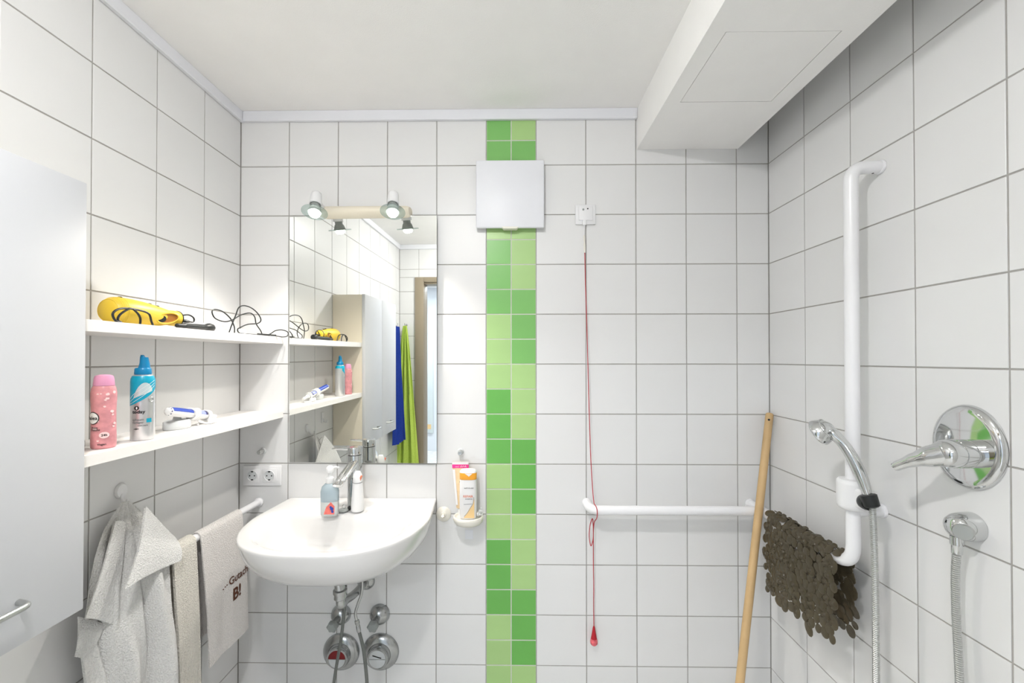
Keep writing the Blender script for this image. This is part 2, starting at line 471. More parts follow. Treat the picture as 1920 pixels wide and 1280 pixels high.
def mirror_lamp():
    t = thing('mirror_lamp', 'cream bar lamp with two lit halogen spots above the mirror', 'lamp', (-0.69, -0.0, 2.008))
    bm = B()
    rings = []
    for x in [-0.866, -0.862, -0.85, -0.84, -0.52, -0.512, -0.503, -0.4985]:
        k = {-0.866: .35, -0.862: .7, -0.85: .95, -0.503: .85, -0.4985: .4, -0.512: .97}.get(x, 1.0)
        ring = []
        for i in range(16):
            a = math.pi * i / 15
            ring.append(V((x, -0.0006 - 0.052 * math.sin(a) * k, 2.007 + 0.0245 * math.cos(a) * k)))
        rings.append(ring)
    loft(bm, rings)
    part('lamp_bar', bm, M['beige'], t)
    n = V((0.05, -0.30, -1)).normalized()
    for hx in (-0.847, -0.553):
        top = V((hx + 0.006, -0.098, 2.052))
        hd = B()
        lathe(hd, top, n, [(0.002, -0.004), (0.012, -0.003), (0.018, 0.002), (0.0205, 0.012), (0.0215, 0.05), (0.0195, 0.051), (0.019, 0.046)], 28)
        tube(hd, [top + n * 0.025, top + n * 0.025 + V((0, 0.055, -0.012))], 0.008, 10)
        h = part('spot_housing', hd, M['plastic'], t)
        bm = B(); lathe(bm, top, n, [(0.0155, 0.048), (0.0155, 0.062), (0.019, 0.066), (0.024, 0.082), (0.0245, 0.086)], 28)
        part('lamp_socket', bm, M['greyp'], h)
        bm = B(); lathe(bm, top, n, [(0.017, 0.082), (0.046, 0.083), (0.0465, 0.085), (0.046, 0.087), (0.017, 0.088)], 40)
        part('glass_disc', bm, M['glass'], h)
        bm = B(); lathe(bm, top, n, [(0.019, 0.0885), (0.019, 0.094), (0.015, 0.100), (0.001, 0.103)], 24)
        part('bulb', bm, M['bulb'], h)
        ld = bpy.data.lights.new('halogen_light', 'SPOT'); ld.energy = SPOT_W; ld.color = (1.0, 0.945, 0.865)
        ld.spot_size = math.radians(128); ld.spot_blend = 0.75; ld.shadow_soft_size = 0.016
        lo = bpy.data.objects.new('halogen_light', ld); COL.objects.link(lo)
        lo.parent = t; lo.location = top + n * 0.125 - OFF[t.name]
        lo.rotation_euler = n.to_track_quat('-Z', 'Y').to_euler()
mirror_lamp()

# ================================================================== LARGE OBJECTS
def wall_mirror():
    x0, x1, z0, z1, th = -0.992, -0.396, 1.006, 1.992, 0.005
    cx, cz = (x0 + x1) / 2, (z0 + z1) / 2
    bm = B(); box(bm, -(x1 - x0) / 2, (x1 - x0) / 2, 0, th, -(z1 - z0) / 2, (z1 - z0) / 2)
    bmesh.ops.recalc_face_normals(bm, faces=bm.faces)
    me = bpy.data.meshes.new('wall_mirror')
    for f in bm.faces: f.material_index = 0 if f.normal.y < -0.5 else 1
    bm.to_mesh(me); bm.free()
    me.materials.append(M['mirror']); me.materials.append(M['mirror_edge'])
    n = V((-0.01964, -1, -0.0058)).normalized()
    q = V((0, -1, 0)).rotation_difference(n)
    o = bpy.data.objects.new('wall_mirror', me); COL.objects.link(o)
    o.rotation_mode = 'QUATERNION'; o.rotation_quaternion = q
    o.location = (cx, -0.0125, cz)
    tag(o, 'rectangular frameless wall mirror above the washbasin', 'mirror')
wall_mirror()

def cabinet():
    x0, x1, y0, y1, z0, z1 = XL + 0.001, -1.0, -1.372, -0.801, 0.896, 1.793
    t = thing('wall_cabinet', 'white wall cabinet with two tall doors in the left foreground', 'cabinet', (x0, -1.09, z0))
    part('body', box(B(), x0, x1 - 0.019, y0, y1, z0, z1, 0.001, 1), M['cream_edge'], t, False)
    for a, b in ((-1.0895, y1 + 0.0), (y0, -1.0915)):
        d = part('door', box(B(), x1 - 0.0185, x1, a, b, z0 - 0.002, z1 + 0.002, 0.0015, 2), M['cab'], t)
        hy = (a + 0.045, b - 0.10) if a > -1.1 else (a + 0.10, b - 0.05)
        hy = (-0.995, -0.918) if a > -1.1 else (-1.245, -1.168)
        p = bent([(x1, hy[0], 0.975), (x1 + 0.03, hy[0] + 0.006, 0.975), (x1 + 0.03, hy[1] - 0.006, 0.975), (x1, hy[1], 0.975)], 0.026, 8)
        part('handle', tube(B(), p, 0.0055, 12), M['steel'], d, label='curved brushed steel door handle')
cabinet()

def shelf(name, zt, label):
    t = thing(name, label, 'shelf', (XL, -0.4, zt - 0.026))
    part('board', box(B(), XL + 0.0005, -1.024, -0.8, -0.0005, zt - 0.0255, zt, 0.0004, 1), M['shelf'], t, False)
    part('front_edge', box(B(), -1.0238, -1.0195, -0.8, -0.0005, zt - 0.026, zt + 0.0002, 0.0006, 1), M['shelf'], t, False)
ZU, ZLo = 1.5075, 1.2115
shelf('wall_shelf', ZU, 'upper white wall shelf carrying the yellow hair dryer')
shelf('wall_shelf', ZLo, 'lower white wall shelf carrying the pink and teal bottles')

# ---------------- washbasin
BX = -0.695
def d_outline(half, N=128, cy=-0.2):
    pts = [(0, half[0][1])] + half[1:]
    left = [V((-x, y, 0)) for x, y in half][::-1]
    right = [V((x, y, 0)) for x, y in half]
    dense = cr(left[:-1] + right, 10)
    poly = dense + [dense[0]]
    out = []
    for i in range(N):
        a = 2 * math.pi * i / N
        d = V((math.cos(a), math.sin(a), 0)); c = V((0, cy, 0)); best = None
        for p, q in zip(poly, poly[1:]):
            e = q - p; den = d.x * e.y - d.y * e.x
            if abs(den) < 1e-12: continue
            w = p - c
            s = (w.x * e.y - w.y * e.x) / den; u = (w.x * d.y - w.y * d.x) / den
            if s > 0 and -1e-6 <= u <= 1 + 1e-6 and (best is None or s > best): best = s
        out.append(c + d * best)
    for k in (left[0], right[-1]):            # keep the two back corners square
        i = min(range(N), key=lambda j: (out[j] - k).length)
        out[i] = k.copy()
    return out

def basin():
    t = thing('washbasin', 'white ceramic wall-hung washbasin with rounded front under the mirror', 'washbasin', (BX, -0.001, 0.70))
    O = d_outline([(0, -.495), (.09, -.490), (.17, -.464), (.235, -.415), (.285, -.335), (.31, -.225), (.305, -.12), (.298, -.03), (.296, -.001)])
    I = d_outline([(0, -.452), (.08, -.448), (.15, -.424), (.205, -.380), (.24, -.315), (.252, -.245), (.245, -.195), (.215, -.172), (.1, -.168)])
    zr_ = 0.8625
    sc = lambda P, s, z, cy: [V((BX + p.x * s, cy + (p.y - cy) * s, z)) for p in P]
    mixp = lambda P, Q, f, z: [V((BX + lerp(p.x, q.x, f), lerp(p.y, q.y, f), z)) for p, q in zip(P, Q)]
    rings = []
    for s, z, cy in [(.05, .702, -.20), (.3, .704, -.20), (.5, .709, -.20), (.66, .721, -.19), (.78, .739, -.18), (.87, .762, -.165), (.935, .788, -.14), (.972, .815, -.11), (.99, .838, -.06), (.997, .852, -.02)]:
        rings.append(sc(O, s, z, cy))
    rings += [sc(O, 0.998, zr_ - 0.004, -.01), sc(O, 0.992, zr_ - 0.0008, -.01), sc(O, .982, zr_, -.01)]
    rings += [mixp(O, I, .35, zr_ - .0005), mixp(O, I, .72, zr_ - .002), mixp(O, I, .92, zr_ - .005), mixp(O, I, 1.0, zr_ - .009)]
    for s, z, cy in [(.955, .842, -.31), (.90, .818, -.315), (.82, .79, -.31), (.70, .766, -.30), (.52, .752, -.29), (.30, .745, -.285), (.12, .742, -.28)]:
        rings.append(sc(I, s, z, cy))
    bm = B(); loft(bm, rings)
    for f in bm.faces:
        pass
    b = part('bowl', bm, M['ceramic'], t, sharp=80)
    bm = B(); lathe(bm, (BX, -0.28, 0.7425), (0, 0, 1), [(0.030, 0.0), (0.030, 0.002), (0.024, 0.0035), (0.010, 0.003), (0.001, 0.0045)], 28)
    part('drain_plug', bm, M['chrome'], t)
basin()

def faucet():
    bx, by = -0.6965, -0.085
    t = thing('basin_faucet', 'chrome single-lever faucet on the washbasin', 'faucet', (bx, by, 0.862))
    bm = B(); lathe(bm, (bx, by, 0.862), (0, 0, 1), [(0.029, 0), (0.029, 0.006), (0.0265, 0.010), (0.0262, 0.19), (0.0255, 0.193)], 32)
    part('faucet_body', bm, M['chrome'], t)
    bm = B(); lathe(bm, (bx, by, 1.055), (0, 0, 1), [(0.0245, 0), (0.0245, 0.003)], 32)
    part('seal_ring', bm, M['black'], t)
    bm = B(); lathe(bm, (bx, by, 1.058), (0, 0, 1), [(0.026, 0), (0.0265, 0.003), (0.0265, 0.022), (0.024, 0.028), (0.001, 0.030)], 32)
    lv = part('lever_cap', bm, M['chrome'], t)
    bm = B()
    rings = []
    for s, wd, th, z in [(0.01, .014, .006, 1.078), (0.03, .013, .0055, 1.0785), (0.055, .011, .0045, 1.079), (0.078, .008, .0035, 1.0795), (0.084, .004, .002, 1.0795)]:
        c = V((bx - s, by - s * 0.10, z))
        rings.append([c + V((0, wd * math.cos(a), th * math.sin(a))) for a in [2 * math.pi * i / 12 for i in range(12)]])
    loft(bm, rings); part('lever', bm, M['chrome'], lv)
    # flat wide spout pointing down to the front left
    p0, p1 = V((bx + 0.004, by - 0.014, 1.032)), V((-0.716, -0.205, 0.972))
    a = (p1 - p0).normalized(); u = a.cross(V((0, 0, 1))).normalized(); v = u.cross(a)
    rings = []
    for s, wd, th in [(0, .0165, .011), (.3, .0175, .0095), (.8, .0175, .0085), (.97, .017, .008), (1.0, .015, .006)]:
        c = p0.lerp(p1, s); r = []
        for q in range(16):
            an = 2 * math.pi * (q + .5) / 16
            cx_, cy_ = math.cos(an), math.sin(an)
            k = 1 / max(abs(cx_), abs(cy_)) ** 0.8
            r.append(c + u * cx_ * k * wd + v * cy_ * k * th)
        rings.append(r)
    sp = part('spout', loft(B(), rings), M['chrome'], t)
    bm = B(); lathe(bm, p1 - v * 0.006 - a * 0.016, -v, [(0.010, 0.0), (0.010, 0.008), (0.008, 0.0085)], 20)
    part('aerator', bm, M['greyp'], sp)
faucet()

# ---------------- under the basin
def trap():
    t = thing('drain_trap', 'chrome drain trap running from the washbasin to the wall', 'drain pipe', (-0.672, -0.28, 0.60))
    part('tailpipe', tube(B(), [(-.684, -.28, .700), (-.672, -.28, .665), (-.671, -.28, .628)], 0.0165, 20), M['chrome_dull'], t)
    bm = B(); lathe(bm, (-.6705, -.28, .652), (0, 0, -1), [(0.018, 0), (0.0225, 0.002), (0.0225, 0.012), (0.019, 0.014), (0.0195, 0.03), (0.0175, 0.032)], 24)
    part('coupling_nut', bm, M['chrome_dull'], t)
    p = cr([(-.670, -.28, .628), (-.669, -.279, .604), (-.669, -.262, .592), (-.672, -.235, .588), (-.676, -.16, .562), (-.680, -.08, .542), (-.682, -.004, .532)], 6)
    part('trap_bend', tube(B(), p, 0.0145, 18), M['chrome_dull'], t)
    bm = B(); lathe(bm, (-.682, -0.0006, .532), (0, -1, 0), [(0.036, 0), (0.035, 0.004), (0.028, 0.014), (0.018, 0.018), (0.0165, 0.024)], 28)
    part('wall_rosette', bm, M['chrome_dull'], t)
trap()

def valve(x, z, label):
    t = thing('angle_valve', label, 'valve', (x, 0, z), 'angle valves under the washbasin')
    bm = B(); lathe(bm, (x, -.0006, z), (0, -1, 0), [(0.039, 0), (0.0395, 0.006), (0.036, 0.018), (0.028, 0.029), (0.018, 0.034), (0.014, 0.036)], 32)
    part('rosette', bm, M['chrome_dull'], t)
    a = V((-0.10, -1, -0.12)).normalized()
    bm = B(); lathe(bm, V((x, -.03, z)), a, [(0.012, 0), (0.013, 0.03), (0.015, 0.034)], 20)
    part('stem', bm, M['chrome_dull'], t)
    bm = B(); R = []
    o = V((x, -.03, z)) + a * 0.034; aa, u, v = basis(a)
    for h, k in [(0, .85), (.004, 1), (.018, 1), (.022, .8)]:
        R.append([o + aa * h + (u * math.cos(q) + v * math.sin(q)) * k * (0.0195 + 0.0022 * math.cos(6 * q)) for q in [2 * math.pi * i / 36 for i in range(36)]])
    loft(bm, R); part('knob', bm, M['greyp'], t)
valve(-.7799, .4007, 'left chrome angle valve with grey knob under the washbasin')
valve(-.6247, .4021, 'right chrome angle valve with grey knob under the washbasin')

def stopcock(x, z, label, red):
    t = thing('stopcock', label, 'valve', (x, 0, z), 'round stopcock covers under the washbasin')
    bm = B(); lathe(bm, (x, -.0006, z), (0, -1, 0), [(0.073, 0), (0.073, 0.004), (0.068, 0.012), (0.054, 0.020), (0.046, 0.022), (0.046, 0.024), (0.043, 0.030), (0.042, 0.034)], 44)
    part('cover', bm, M['chrome_dull'], t)
    bm = B(); lathe(bm, (x, -.0345, z), (0, -1, 0), [(0.041, 0), (0.041, 0.010), (0.0385, 0.013), (0.034, 0.013), (0.033, 0.009)], 36)
    part('collar', bm, M['chrome_dull'], t)
    for up, m_ in ((True, M['redknob'] if red else M['lgrey']), (False, M['lgrey'])):
        bm = B(); vs = []
        for h in (0, 0.004):
            vs.append([V((x + 0.0325 * math.cos(a), -.0437 - h, z + (0.0012 if up else -0.0012) + 0.0325 * math.sin(a))) for a in [math.pi * i / 16 + (0 if up else math.pi) for i in range(17)]])
        loft(bm, vs); part('insert', bm, m_, t)
    if not red:
        mx = Matrix.Translation((x - .001, -.0484, z + .010)) @ Matrix.Rotation(0.28, 4, 'Y')
        part('slot', box(B(), -.018, .018, 0, .0006, -.002, .002, mx=mx), M['dark'], t, False)
stopcock(-.7793, .2508, 'round chrome stopcock cover with a red insert under the washbasin', True)
stopcock(-.6213, .2520, 'round chrome stopcock cover with a slotted grey insert under the washbasin', False)

def hoses():
    p = cr([(-.700, -.19, .70), (-.704, -.155, .62), (-.712, -.134, .53), (-.7213, -.13, .4462), (-.7312, -.13, .3686), (-.7429, -.13, .3011), (-.7546, -.13, .2235), (-.765, -.13, .12), (-.77, -.13, .004)], 6)
    o = part('supply_hose', tube(B(), p, 0.0058, 10), M['hosegrey'], origin=(-.765, -.13, 0))
    tag(o, 'dark grey hose hanging straight down before the red stopcock', 'hose', 'hoses under the washbasin')
    t = thing('supply_hose', 'grey hose with brass-grey coupling bending down before the slotted stopcock', 'hose', (-.63, -.12, 0), 'hoses under the washbasin')
    p = cr([(-.656, -.16, .70), (-.655, -.125, .62), (-.6555, -.12, .5559), (-.6700, -.12, .5083), (-.6791, -.12, .4743), (-.6739, -.12, .4472)], 6)
    part('pipe', tube(B(), p, 0.0052, 10), M['chrome_dull'], t)
    a = V((-.6652, -.12, .4065)) - V((-.6745, -.12, .450))
    bm = B(); lathe(bm, (-.6745, -.12, .450), a, [(0.006, 0), (0.0082, 0.002), (0.0082, 0.013), (0.0068, 0.015), (0.0068, 0.022), (0.0078, 0.024), (0.0076, 0.042), (0.006, 0.046)], 16)
    part('coupling', bm, M['chrome_dull'], t)
    p = cr([(-.6652, -.12, .407), (-.6496, -.12, .3456), (-.6408, -.12, .278), (-.6355, -.12, .2171), (-.632, -.12, .12), (-.63, -.12, .004)], 6)
    part('hose', tube(B(), p, 0.0062, 10), M['hosegrey'], t)
hoses()

# ---------------- grab rail
RX, RY, RZ = 0.8467, -0.083, 0.848
VY = -0.505
def grab_rail():
    t = thing('grab_rail', 'white L-shaped grab rail round the shower corner with vertical pole', 'grab rail', (RX, VY, RZ))
    p = bent([(.2015, -.001, RZ), (.2015, RY, RZ), (RX, RY, RZ)], 0.07, 12)
    part('back_bar', tube(B(), p, 0.0172, 20), M['rail'], t)
    p = bent([(RX, -.001, RZ), (RX, VY, RZ), (RX, VY, 1.952), (XR - .001, VY - .003, 1.952)], 0.062, 12)
    part('side_bar', tube(B(), p, 0.0172, 20), M['rail'], t)
    part('bracket', tube(B(), [(RX, VY, 1.003), (XR - .001, VY, 1.003)], 0.0165, 20), M['rail'], t)
    for o, a in (((.2015, -.0005, RZ), (0, -1, 0)), ((RX, -.0005, RZ), (0, -1, 0)), ((XR - .0005, VY - .003, 1.952), (-1, 0, 0)), ((XR - .0005, VY, 1.003), (-1, 0, 0))):
        bm = B(); lathe(bm, o, a, [(0.019, 0), (0.0195, 0.002), (0.0182, 0.006), (0.0174, 0.007)], 24)
        part('end_cap', bm, M['rail'], t)
    bm = B(); lathe(bm, (XR - .022, VY - .003, 1.9355), (0, 0, -1), [(0.0028, 0), (0.0028, 0.0008)], 10)
    part('screw', bm, M['dark'], t)
grab_rail()

# ---------------- shower set
def shower():
    t = thing('shower_holder', 'white sliding clamp with black socket on the vertical rail pole', 'shower holder', (RX, VY, 1.0085))
    bm = B(); lathe(bm, (RX - .004, VY - .002, 1.010), (0, 0, 1), [(0.030, 0), (0.0345, 0.005), (0.0355, 0.012), (0.0355, 0.068), (0.0345, 0.075), (0.030, 0.080), (0.0178, 0.081)], 32)
    box(bm, RX - .022, RX + .010, VY - .052, VY - .018, 1.022, 1.074, 0.008, 3)
    part('clamp', bm, M['plastic'], t)
    hb = V((0.826, -0.585, 1.056))              # where the handset sits
    ax = (V((0.800, -0.545, 1.20)) - hb).normalized()
    bm = B(); lathe(bm, V((0.835, -0.552, 1.045)), V((-0.25, -1, 0.12)), [(0.015, 0), (0.019, 0.008), (0.020, 0.020), (0.018, 0.03)], 20, 1, 1)
    part('swivel_socket', bm, M['black'], t, label='black handset socket')
    bm = B(); lathe(bm, hb - ax * 0.016, ax, [(0.0125, 0), (0.017, 0.003), (0.019, 0.03), (0.0165, 0.032), (0.0125, 0.032)], 24)
    part('socket_cup', bm, M['black'], t)
    # handset
    h = thing('hand_shower', 'chrome hand shower resting in the black socket', 'hand shower', tuple(hb))
    p = cr([hb - ax * 0.01, hb + ax * 0.012, (0.822, -0.577, 1.085), (0.815, -0.566, 1.125), (0.806, -0.550, 1.165), (0.795, -0.534, 1.196), (0.782, -0.522, 1.216), (0.772, -0.514, 1.224)], 6)
    part('handle', tube(B(), p, 0.01, 20, rf=lambda s: interp([(0, .0085), (.15, .0092), (.45, .0145), (.7, .0135), (.88, .0155), (1, .012)], s)), M['chrome'], h)
    n = V((-0.50, 0.66, -0.56)).normalized(); c = V((0.768, -0.504, 1.2225))
    bm = B(); lathe(bm, c, n, [(0.001, -0.026), (0.012, -0.024), (0.022, -0.017), (0.029, -0.008), (0.0335, 0.002), (0.036, 0.010), (0.036, 0.014), (0.033, 0.017)], 36)
    hd = part('shower_head', bm, M['chrome'], h)
    bm = B(); lathe(bm, c + n * 0.017, n, [(0.0325, 0), (0.031, 0.002), (0.012, 0.0025), (0.001, 0.0025)], 32)
    part('spray_face', bm, M['lgrey'], hd)
    bm = B(); q = [c + n * (-0.010) + (basis(n)[1] * math.cos(a) + basis(n)[2] * math.sin(a)) * 0.0292 for a in [2 * math.pi * i / 36 for i in range(36)]]
    part('ring', tube(B(), q, 0.0016, 8, closed=True), M['chrome'], hd); bm.free()
    # hose: one length from the handset down and back up to the wall outlet
    s = hb - ax * 0.014
    path = cr([s, s + V((0.002, 0.001, -0.03)), (0.832, -0.5875, 0.98), (0.836, -0.5865, 0.85), (0.838, -0.5850, 0.70), (0.840, -0.584, 0.50), (0.846, -0.590, 0.30), (0.862, -0.630, 0.17), (0.880, -0.680, 0.17),
               (0.894, -0.722, 0.30), (0.8965, -0.731, 0.55), (0.8962, -0.7305, 0.705), (0.8952, -0.7255, 0.853), (0.8925, -0.7275, 0.94), (0.8905, -0.7325, 0.990)], 14)
    # even steps, ribbed
    L = [0]
    for a, b in zip(path, path[1:]): L.append(L[-1] + (b - a).length)
    N = int(L[-1] / 0.0012); pts = []; k = 0
    for i in range(N + 1):
        d = L[-1] * i / N
        while k < len(L) - 2 and L[k + 1] < d: k += 1
        pts.append(path[k].lerp(path[k + 1], (d - L[k]) / max(1e-9, L[k + 1] - L[k])))
    rr = [0.0078 if (i // 2) % 2 else 0.0066 for i in range(N + 1)]
    o = part('shower_hose', tube(B(), pts, rr, 10), M['steel'], origin=tuple(pts[-1]), sharp=20)
    tag(o, 'ribbed metal shower hose hanging from the hand shower to the wall outlet', 'hose')
shower()

def mixer():
    cy, cz = -0.727, 1.2255
    t = thing('shower_mixer', 'chrome lever shower mixer with oval plate on the right wall', 'mixer tap', (XR, cy, cz))
    bm = B(); lathe(bm, (XR - .0006, cy, cz), (-1, 0, 0), [(1.0, 0), (1.0, 0.004), (.97, 0.009), (.90, 0.013), (.80, 0.0135), (.55, 0.0145), (.3, 0.016)], 56, 0.0755, 0.0935, up=(0, 1, 0))
    part('wall_plate', bm, M['chrome'], t, sharp=60)
    ay, az = -0.748, 1.2145
    bm = B(); lathe(bm, (XR - .014, ay, az), (-1, 0, 0), [(0.031, 0), (0.031, 0.018), (0.0298, 0.0185), (0.0298, 0.020), (0.031, 0.0205), (0.0312, 0.042), (0.030, 0.0425), (0.030, 0.044)], 40)
    part('body', bm, M['chrome'], t)
    a0 = V((XR - .058, ay, az)); tip = V((XR - .116, -0.672, 1.166))
    bm = B(); lathe(bm, a0, (-1, 0, 0), [(0.0305, 0), (0.0310, 0.004), (0.030, 0.016), (0.026, 0.026), (0.016, 0.033), (0.001, 0.035)], 36)
    hub = part('lever_hub', bm, M['chrome'], t, sharp=60)
    s0 = a0 + V((-.014, .002, -.001))
    p = cr([s0.lerp(tip, k / 5) + V((-.004, 0, .003)) * math.sin(math.pi * k / 5) for k in range(6)], 4)
    part('lever', tube(B(), p, .01, 20, rf=lambda s: interp([(0, .0262), (.25, .0235), (.55, .0155), (.8, .0115), (.97, .0108), (1, .0098)], s)), M['chrome'], hub)
    # outlet elbow
    oy, oz = -0.733, 1.050
    t = thing('wall_outlet', 'chrome wall elbow outlet feeding the shower hose', 'shower outlet', (XR, oy, oz))
    bm = B(); lathe(bm, (XR - .0006, oy, oz), (-1, 0, 0), [(0.030, 0), (0.0305, 0.003), (0.0295, 0.02), (0.027, 0.034), (0.022, 0.044), (0.012, 0.050), (0.001, 0.051)], 36, 1.0, 1.04, up=(0, 1, 0))
    part('elbow', bm, M['chrome'], t, sharp=60)
    n = V((-0.80, -0.6, 0.02)).normalized()
    bm = B(); lathe(bm, V((XR - .034, oy - .013, oz - .004)), n, [(0.017, 0), (0.017, 0.014), (0.0155, 0.016), (0.001, 0.0162)], 28)
    part('cap', bm, M['steel'], t)
    bm = B(); lathe(bm, (0.8915, -.732, 1.028), (0, 0, -1), [(0.0115, 0), (0.0115, 0.018), (0.0098, 0.020), (0.0092, 0.038)], 20)
    part('hose_nut', bm, M['chrome'], t)
mixer()

# ---------------- broomstick
def pole():
    p, q = V((0.908, -0.03, 1.2061)), V((0.6755, -0.24, 0.3239))
    d = (q - p).normalized(); end = p + d * ((p.z - 0.004) / -d.z); top = p - d * 0.004
    t = thing('broomstick', 'pale wooden broomstick leaning in the shower corner', 'broomstick', tuple(end))
    L = (end - top).length
    bm = B(); lathe(bm, top, d, [(0.006, 0), (0.0105, 0.0015), (0.0135, 0.006), (0.0138, 0.02), (0.0138, L)], 20)
    part('stick', bm, M['wood'], t)
    n = (V((-0.09, -1.676, 1.42)) - p); n = (n - d * n.dot(d)).normalized()
    bm = B(); lathe(bm, top + d * 0.03 + n * 0.0126, n, [(0.0042, 0), (0.0042, 0.0015)], 14)
    part('hole', bm, M['dark'], t)
pole()

# ---------------- bath mat of joined pebbles
def bath_mat():
    t = thing('bath_mat', 'brown translucent pebble bath mat draped over the grab rail', 'bath mat', (RX, -0.29, RZ))
    var = []
    for k, (a, b, cup) in enumerate([(.0245, .0175, 1), (.0195, .0165, 1), (.0165, .0145, 0), (.013, .0115, 0), (.0225, .015, 0)]):
        vs, fs = [], []
        n = 12
        prof = [(.30, .0036), (.80, .0030), (1.0, .0010), (.97, -.0006)]
        if cup: prof = [(.10, .0098), (.30, .0090), (.42, .0062), (.50, .0036)] + prof[1:]
        for r, h in prof:
            for i in range(n):
                q = 2 * math.pi * i / n
                rr = r if not (cup and r < .55) else r * .0165 / a
                vs.append((a * rr * math.cos(q), (b if not (cup and r < .55) else a) * rr * math.sin(q), h))
        for j in range(len(prof) - 1):
            for i in range(n):
                fs.append((j * n + i, (j + 1) * n + i, (j + 1) * n + (i + 1) % n, j * n + (i + 1) % n))
        fs.append(tuple(range(n))); fs.append(tuple(range((len(prof) - 1) * n, len(prof) * n))[::-1])
        me = bpy.data.meshes.new('pebble'); me.from_pydata(vs, [], fs); me.update()
        me.polygons.foreach_set('use_smooth', [True] * len(me.polygons)); me.set_sharp_from_angle(angle=math.radians(60))
        me.materials.append(M['matpvc']); var.append(me)
    R = 0.0205
    front, back = 0.240, 0.235
    def surf(s, y):
        """s along the mat: negative = back half (towards the wall), positive = front half"""
        arc = math.pi * R / 2
        if abs(s) <= arc:
            a = s / R
            return V((RX - R * math.sin(a), y, RZ + R * math.cos(a))), V((-math.sin(a), 0, math.cos(a))), V((-math.cos(a), 0, -math.sin(a)))
        d = abs(s) - arc; sg = 1 if s > 0 else -1
        if sg > 0:
            x = RX - R - 0.030 * min(1, d / 0.2) ** 0.8 - 0.006 * math.sin((y + .1) * 22) * min(1, d / .15)
        else:
            x = RX + R + 0.014 * min(1, d / 0.2) + 0.004 * math.sin((y + .1) * 26) * min(1, d / .15)
        return V((x, y, RZ - d)), V((-sg * 0.98, 0, 0.12)).normalized(), V((-0.12 * sg, 0, -0.98 * sg)).normalized()
    rnd = random.Random(3)
    y0, y1 = -0.462, -0.148
    s = -(back + 0.032); row = 0
    while s < front + 0.032:
        y = y0 + (0.012 if row % 2 else 0.0)
        while y < y1:
            ss = s + rnd.uniform(-.004, .004); yy = y + rnd.uniform(-.004, .004)
            d = abs(ss) - 0.032
            edge = (front if ss > 0 else back)
            # uneven hem, deeper towards the camera on the front half
            lim = edge - (0.018 * (1 + math.sin(yy * 55)) * 0.5)
            if d < lim:
                if ss > 0: yy += -0.035 * max(0, d) / 0.26 * (1 if True else 0)
                p, nrm, tan = surf(ss, yy)
                k = rnd.choice([0, 0, 1, 1, 2, 2, 4, 3])
                o = link('pebble', var[k], None, t, p + nrm * rnd.uniform(0.0006, 0.0026) - OFF[t.name])
                z = (nrm + V((rnd.uniform(-.045, .045), rnd.uniform(-.045, .045), rnd.uniform(-.045, .045)))).normalized()
                x = (tan - z * tan.dot(z)).normalized(); yv = z.cross(x)
                an = rnd.uniform(0, 3.14); x2 = x * math.cos(an) + yv * math.sin(an); y2 = z.cross(x2)
                o.rotation_euler = Matrix((x2, y2, z)).transposed().to_euler()
            y += rnd.uniform(0.0235, 0.0285)
        s += 0.0232; row += 1
    # hanging end lobes at the hem
bath_mat()

# ================================================================== TOWELS
def towel_bar():
    t = thing('towel_bar', 'white towel bar projecting from the back wall beside the washbasin', 'towel rail', (-1.115, 0, 0.845))
    part('bar', tube(B(), [(-1.115, -.004, .845), (-1.115, -.47, .845)], 0.0125, 18), M['rail'], t)
    bm = B(); lathe(bm, (-1.115, -.0006, .845), (0, -1, 0), [(0.018, 0), (0.018, 0.006), (0.0135, 0.010), (0.0127, 0.011)], 22)
    part('wall_flange', bm, M['rail'], t)
    bm = B(); lathe(bm, (-1.115, -.47, .845), (0, -1, 0), [(0.0128, 0), (0.011, 0.006), (0.006, 0.010), (0.0008, 0.0115)], 18)
    part('end_cap', bm, M['rail'], t)
towel_bar()

def over_bar(y0, y1, dropF, dropB, shear, th, nu, xF, xB, wav, seed, r=0.0155):
    rnd = random.Random(seed); ph = rnd.uniform(0, 6)
    cx, cz = -1.115, 0.845
    prof = []
    nb = 26
    for i in range(nb + 1):
        d = dropB * (1 - i / nb); prof.append((-1, d))
    for i in range(1, 9): prof.append((0, math.pi * i / 9))
    nf = 34
    for i in range(nf + 1): prof.append((1, dropF * i / nf))
    G = []
    for i in range(nu + 1):
        u = i / nu; y = lerp(y0, y1, u); row = []
        for k, d in prof:
            if k == 0:
                row.append(V((cx - r * math.cos(d), y, cz + r * math.sin(d))))
            else:
                f = min(1, d / 0.25)
                x = cx + k * r + (xF if k > 0 else xB) * f
                x += k * wav * f * (math.sin(u * 9 + ph) * .6 + math.sin(u * 17 + ph * 2 + d * 6) * .3)
                row.append(V((x, y + shear * d * (1 if k > 0 else .3), cz - d)))
        G.append(row)
    return sheet(B(), G, th), G

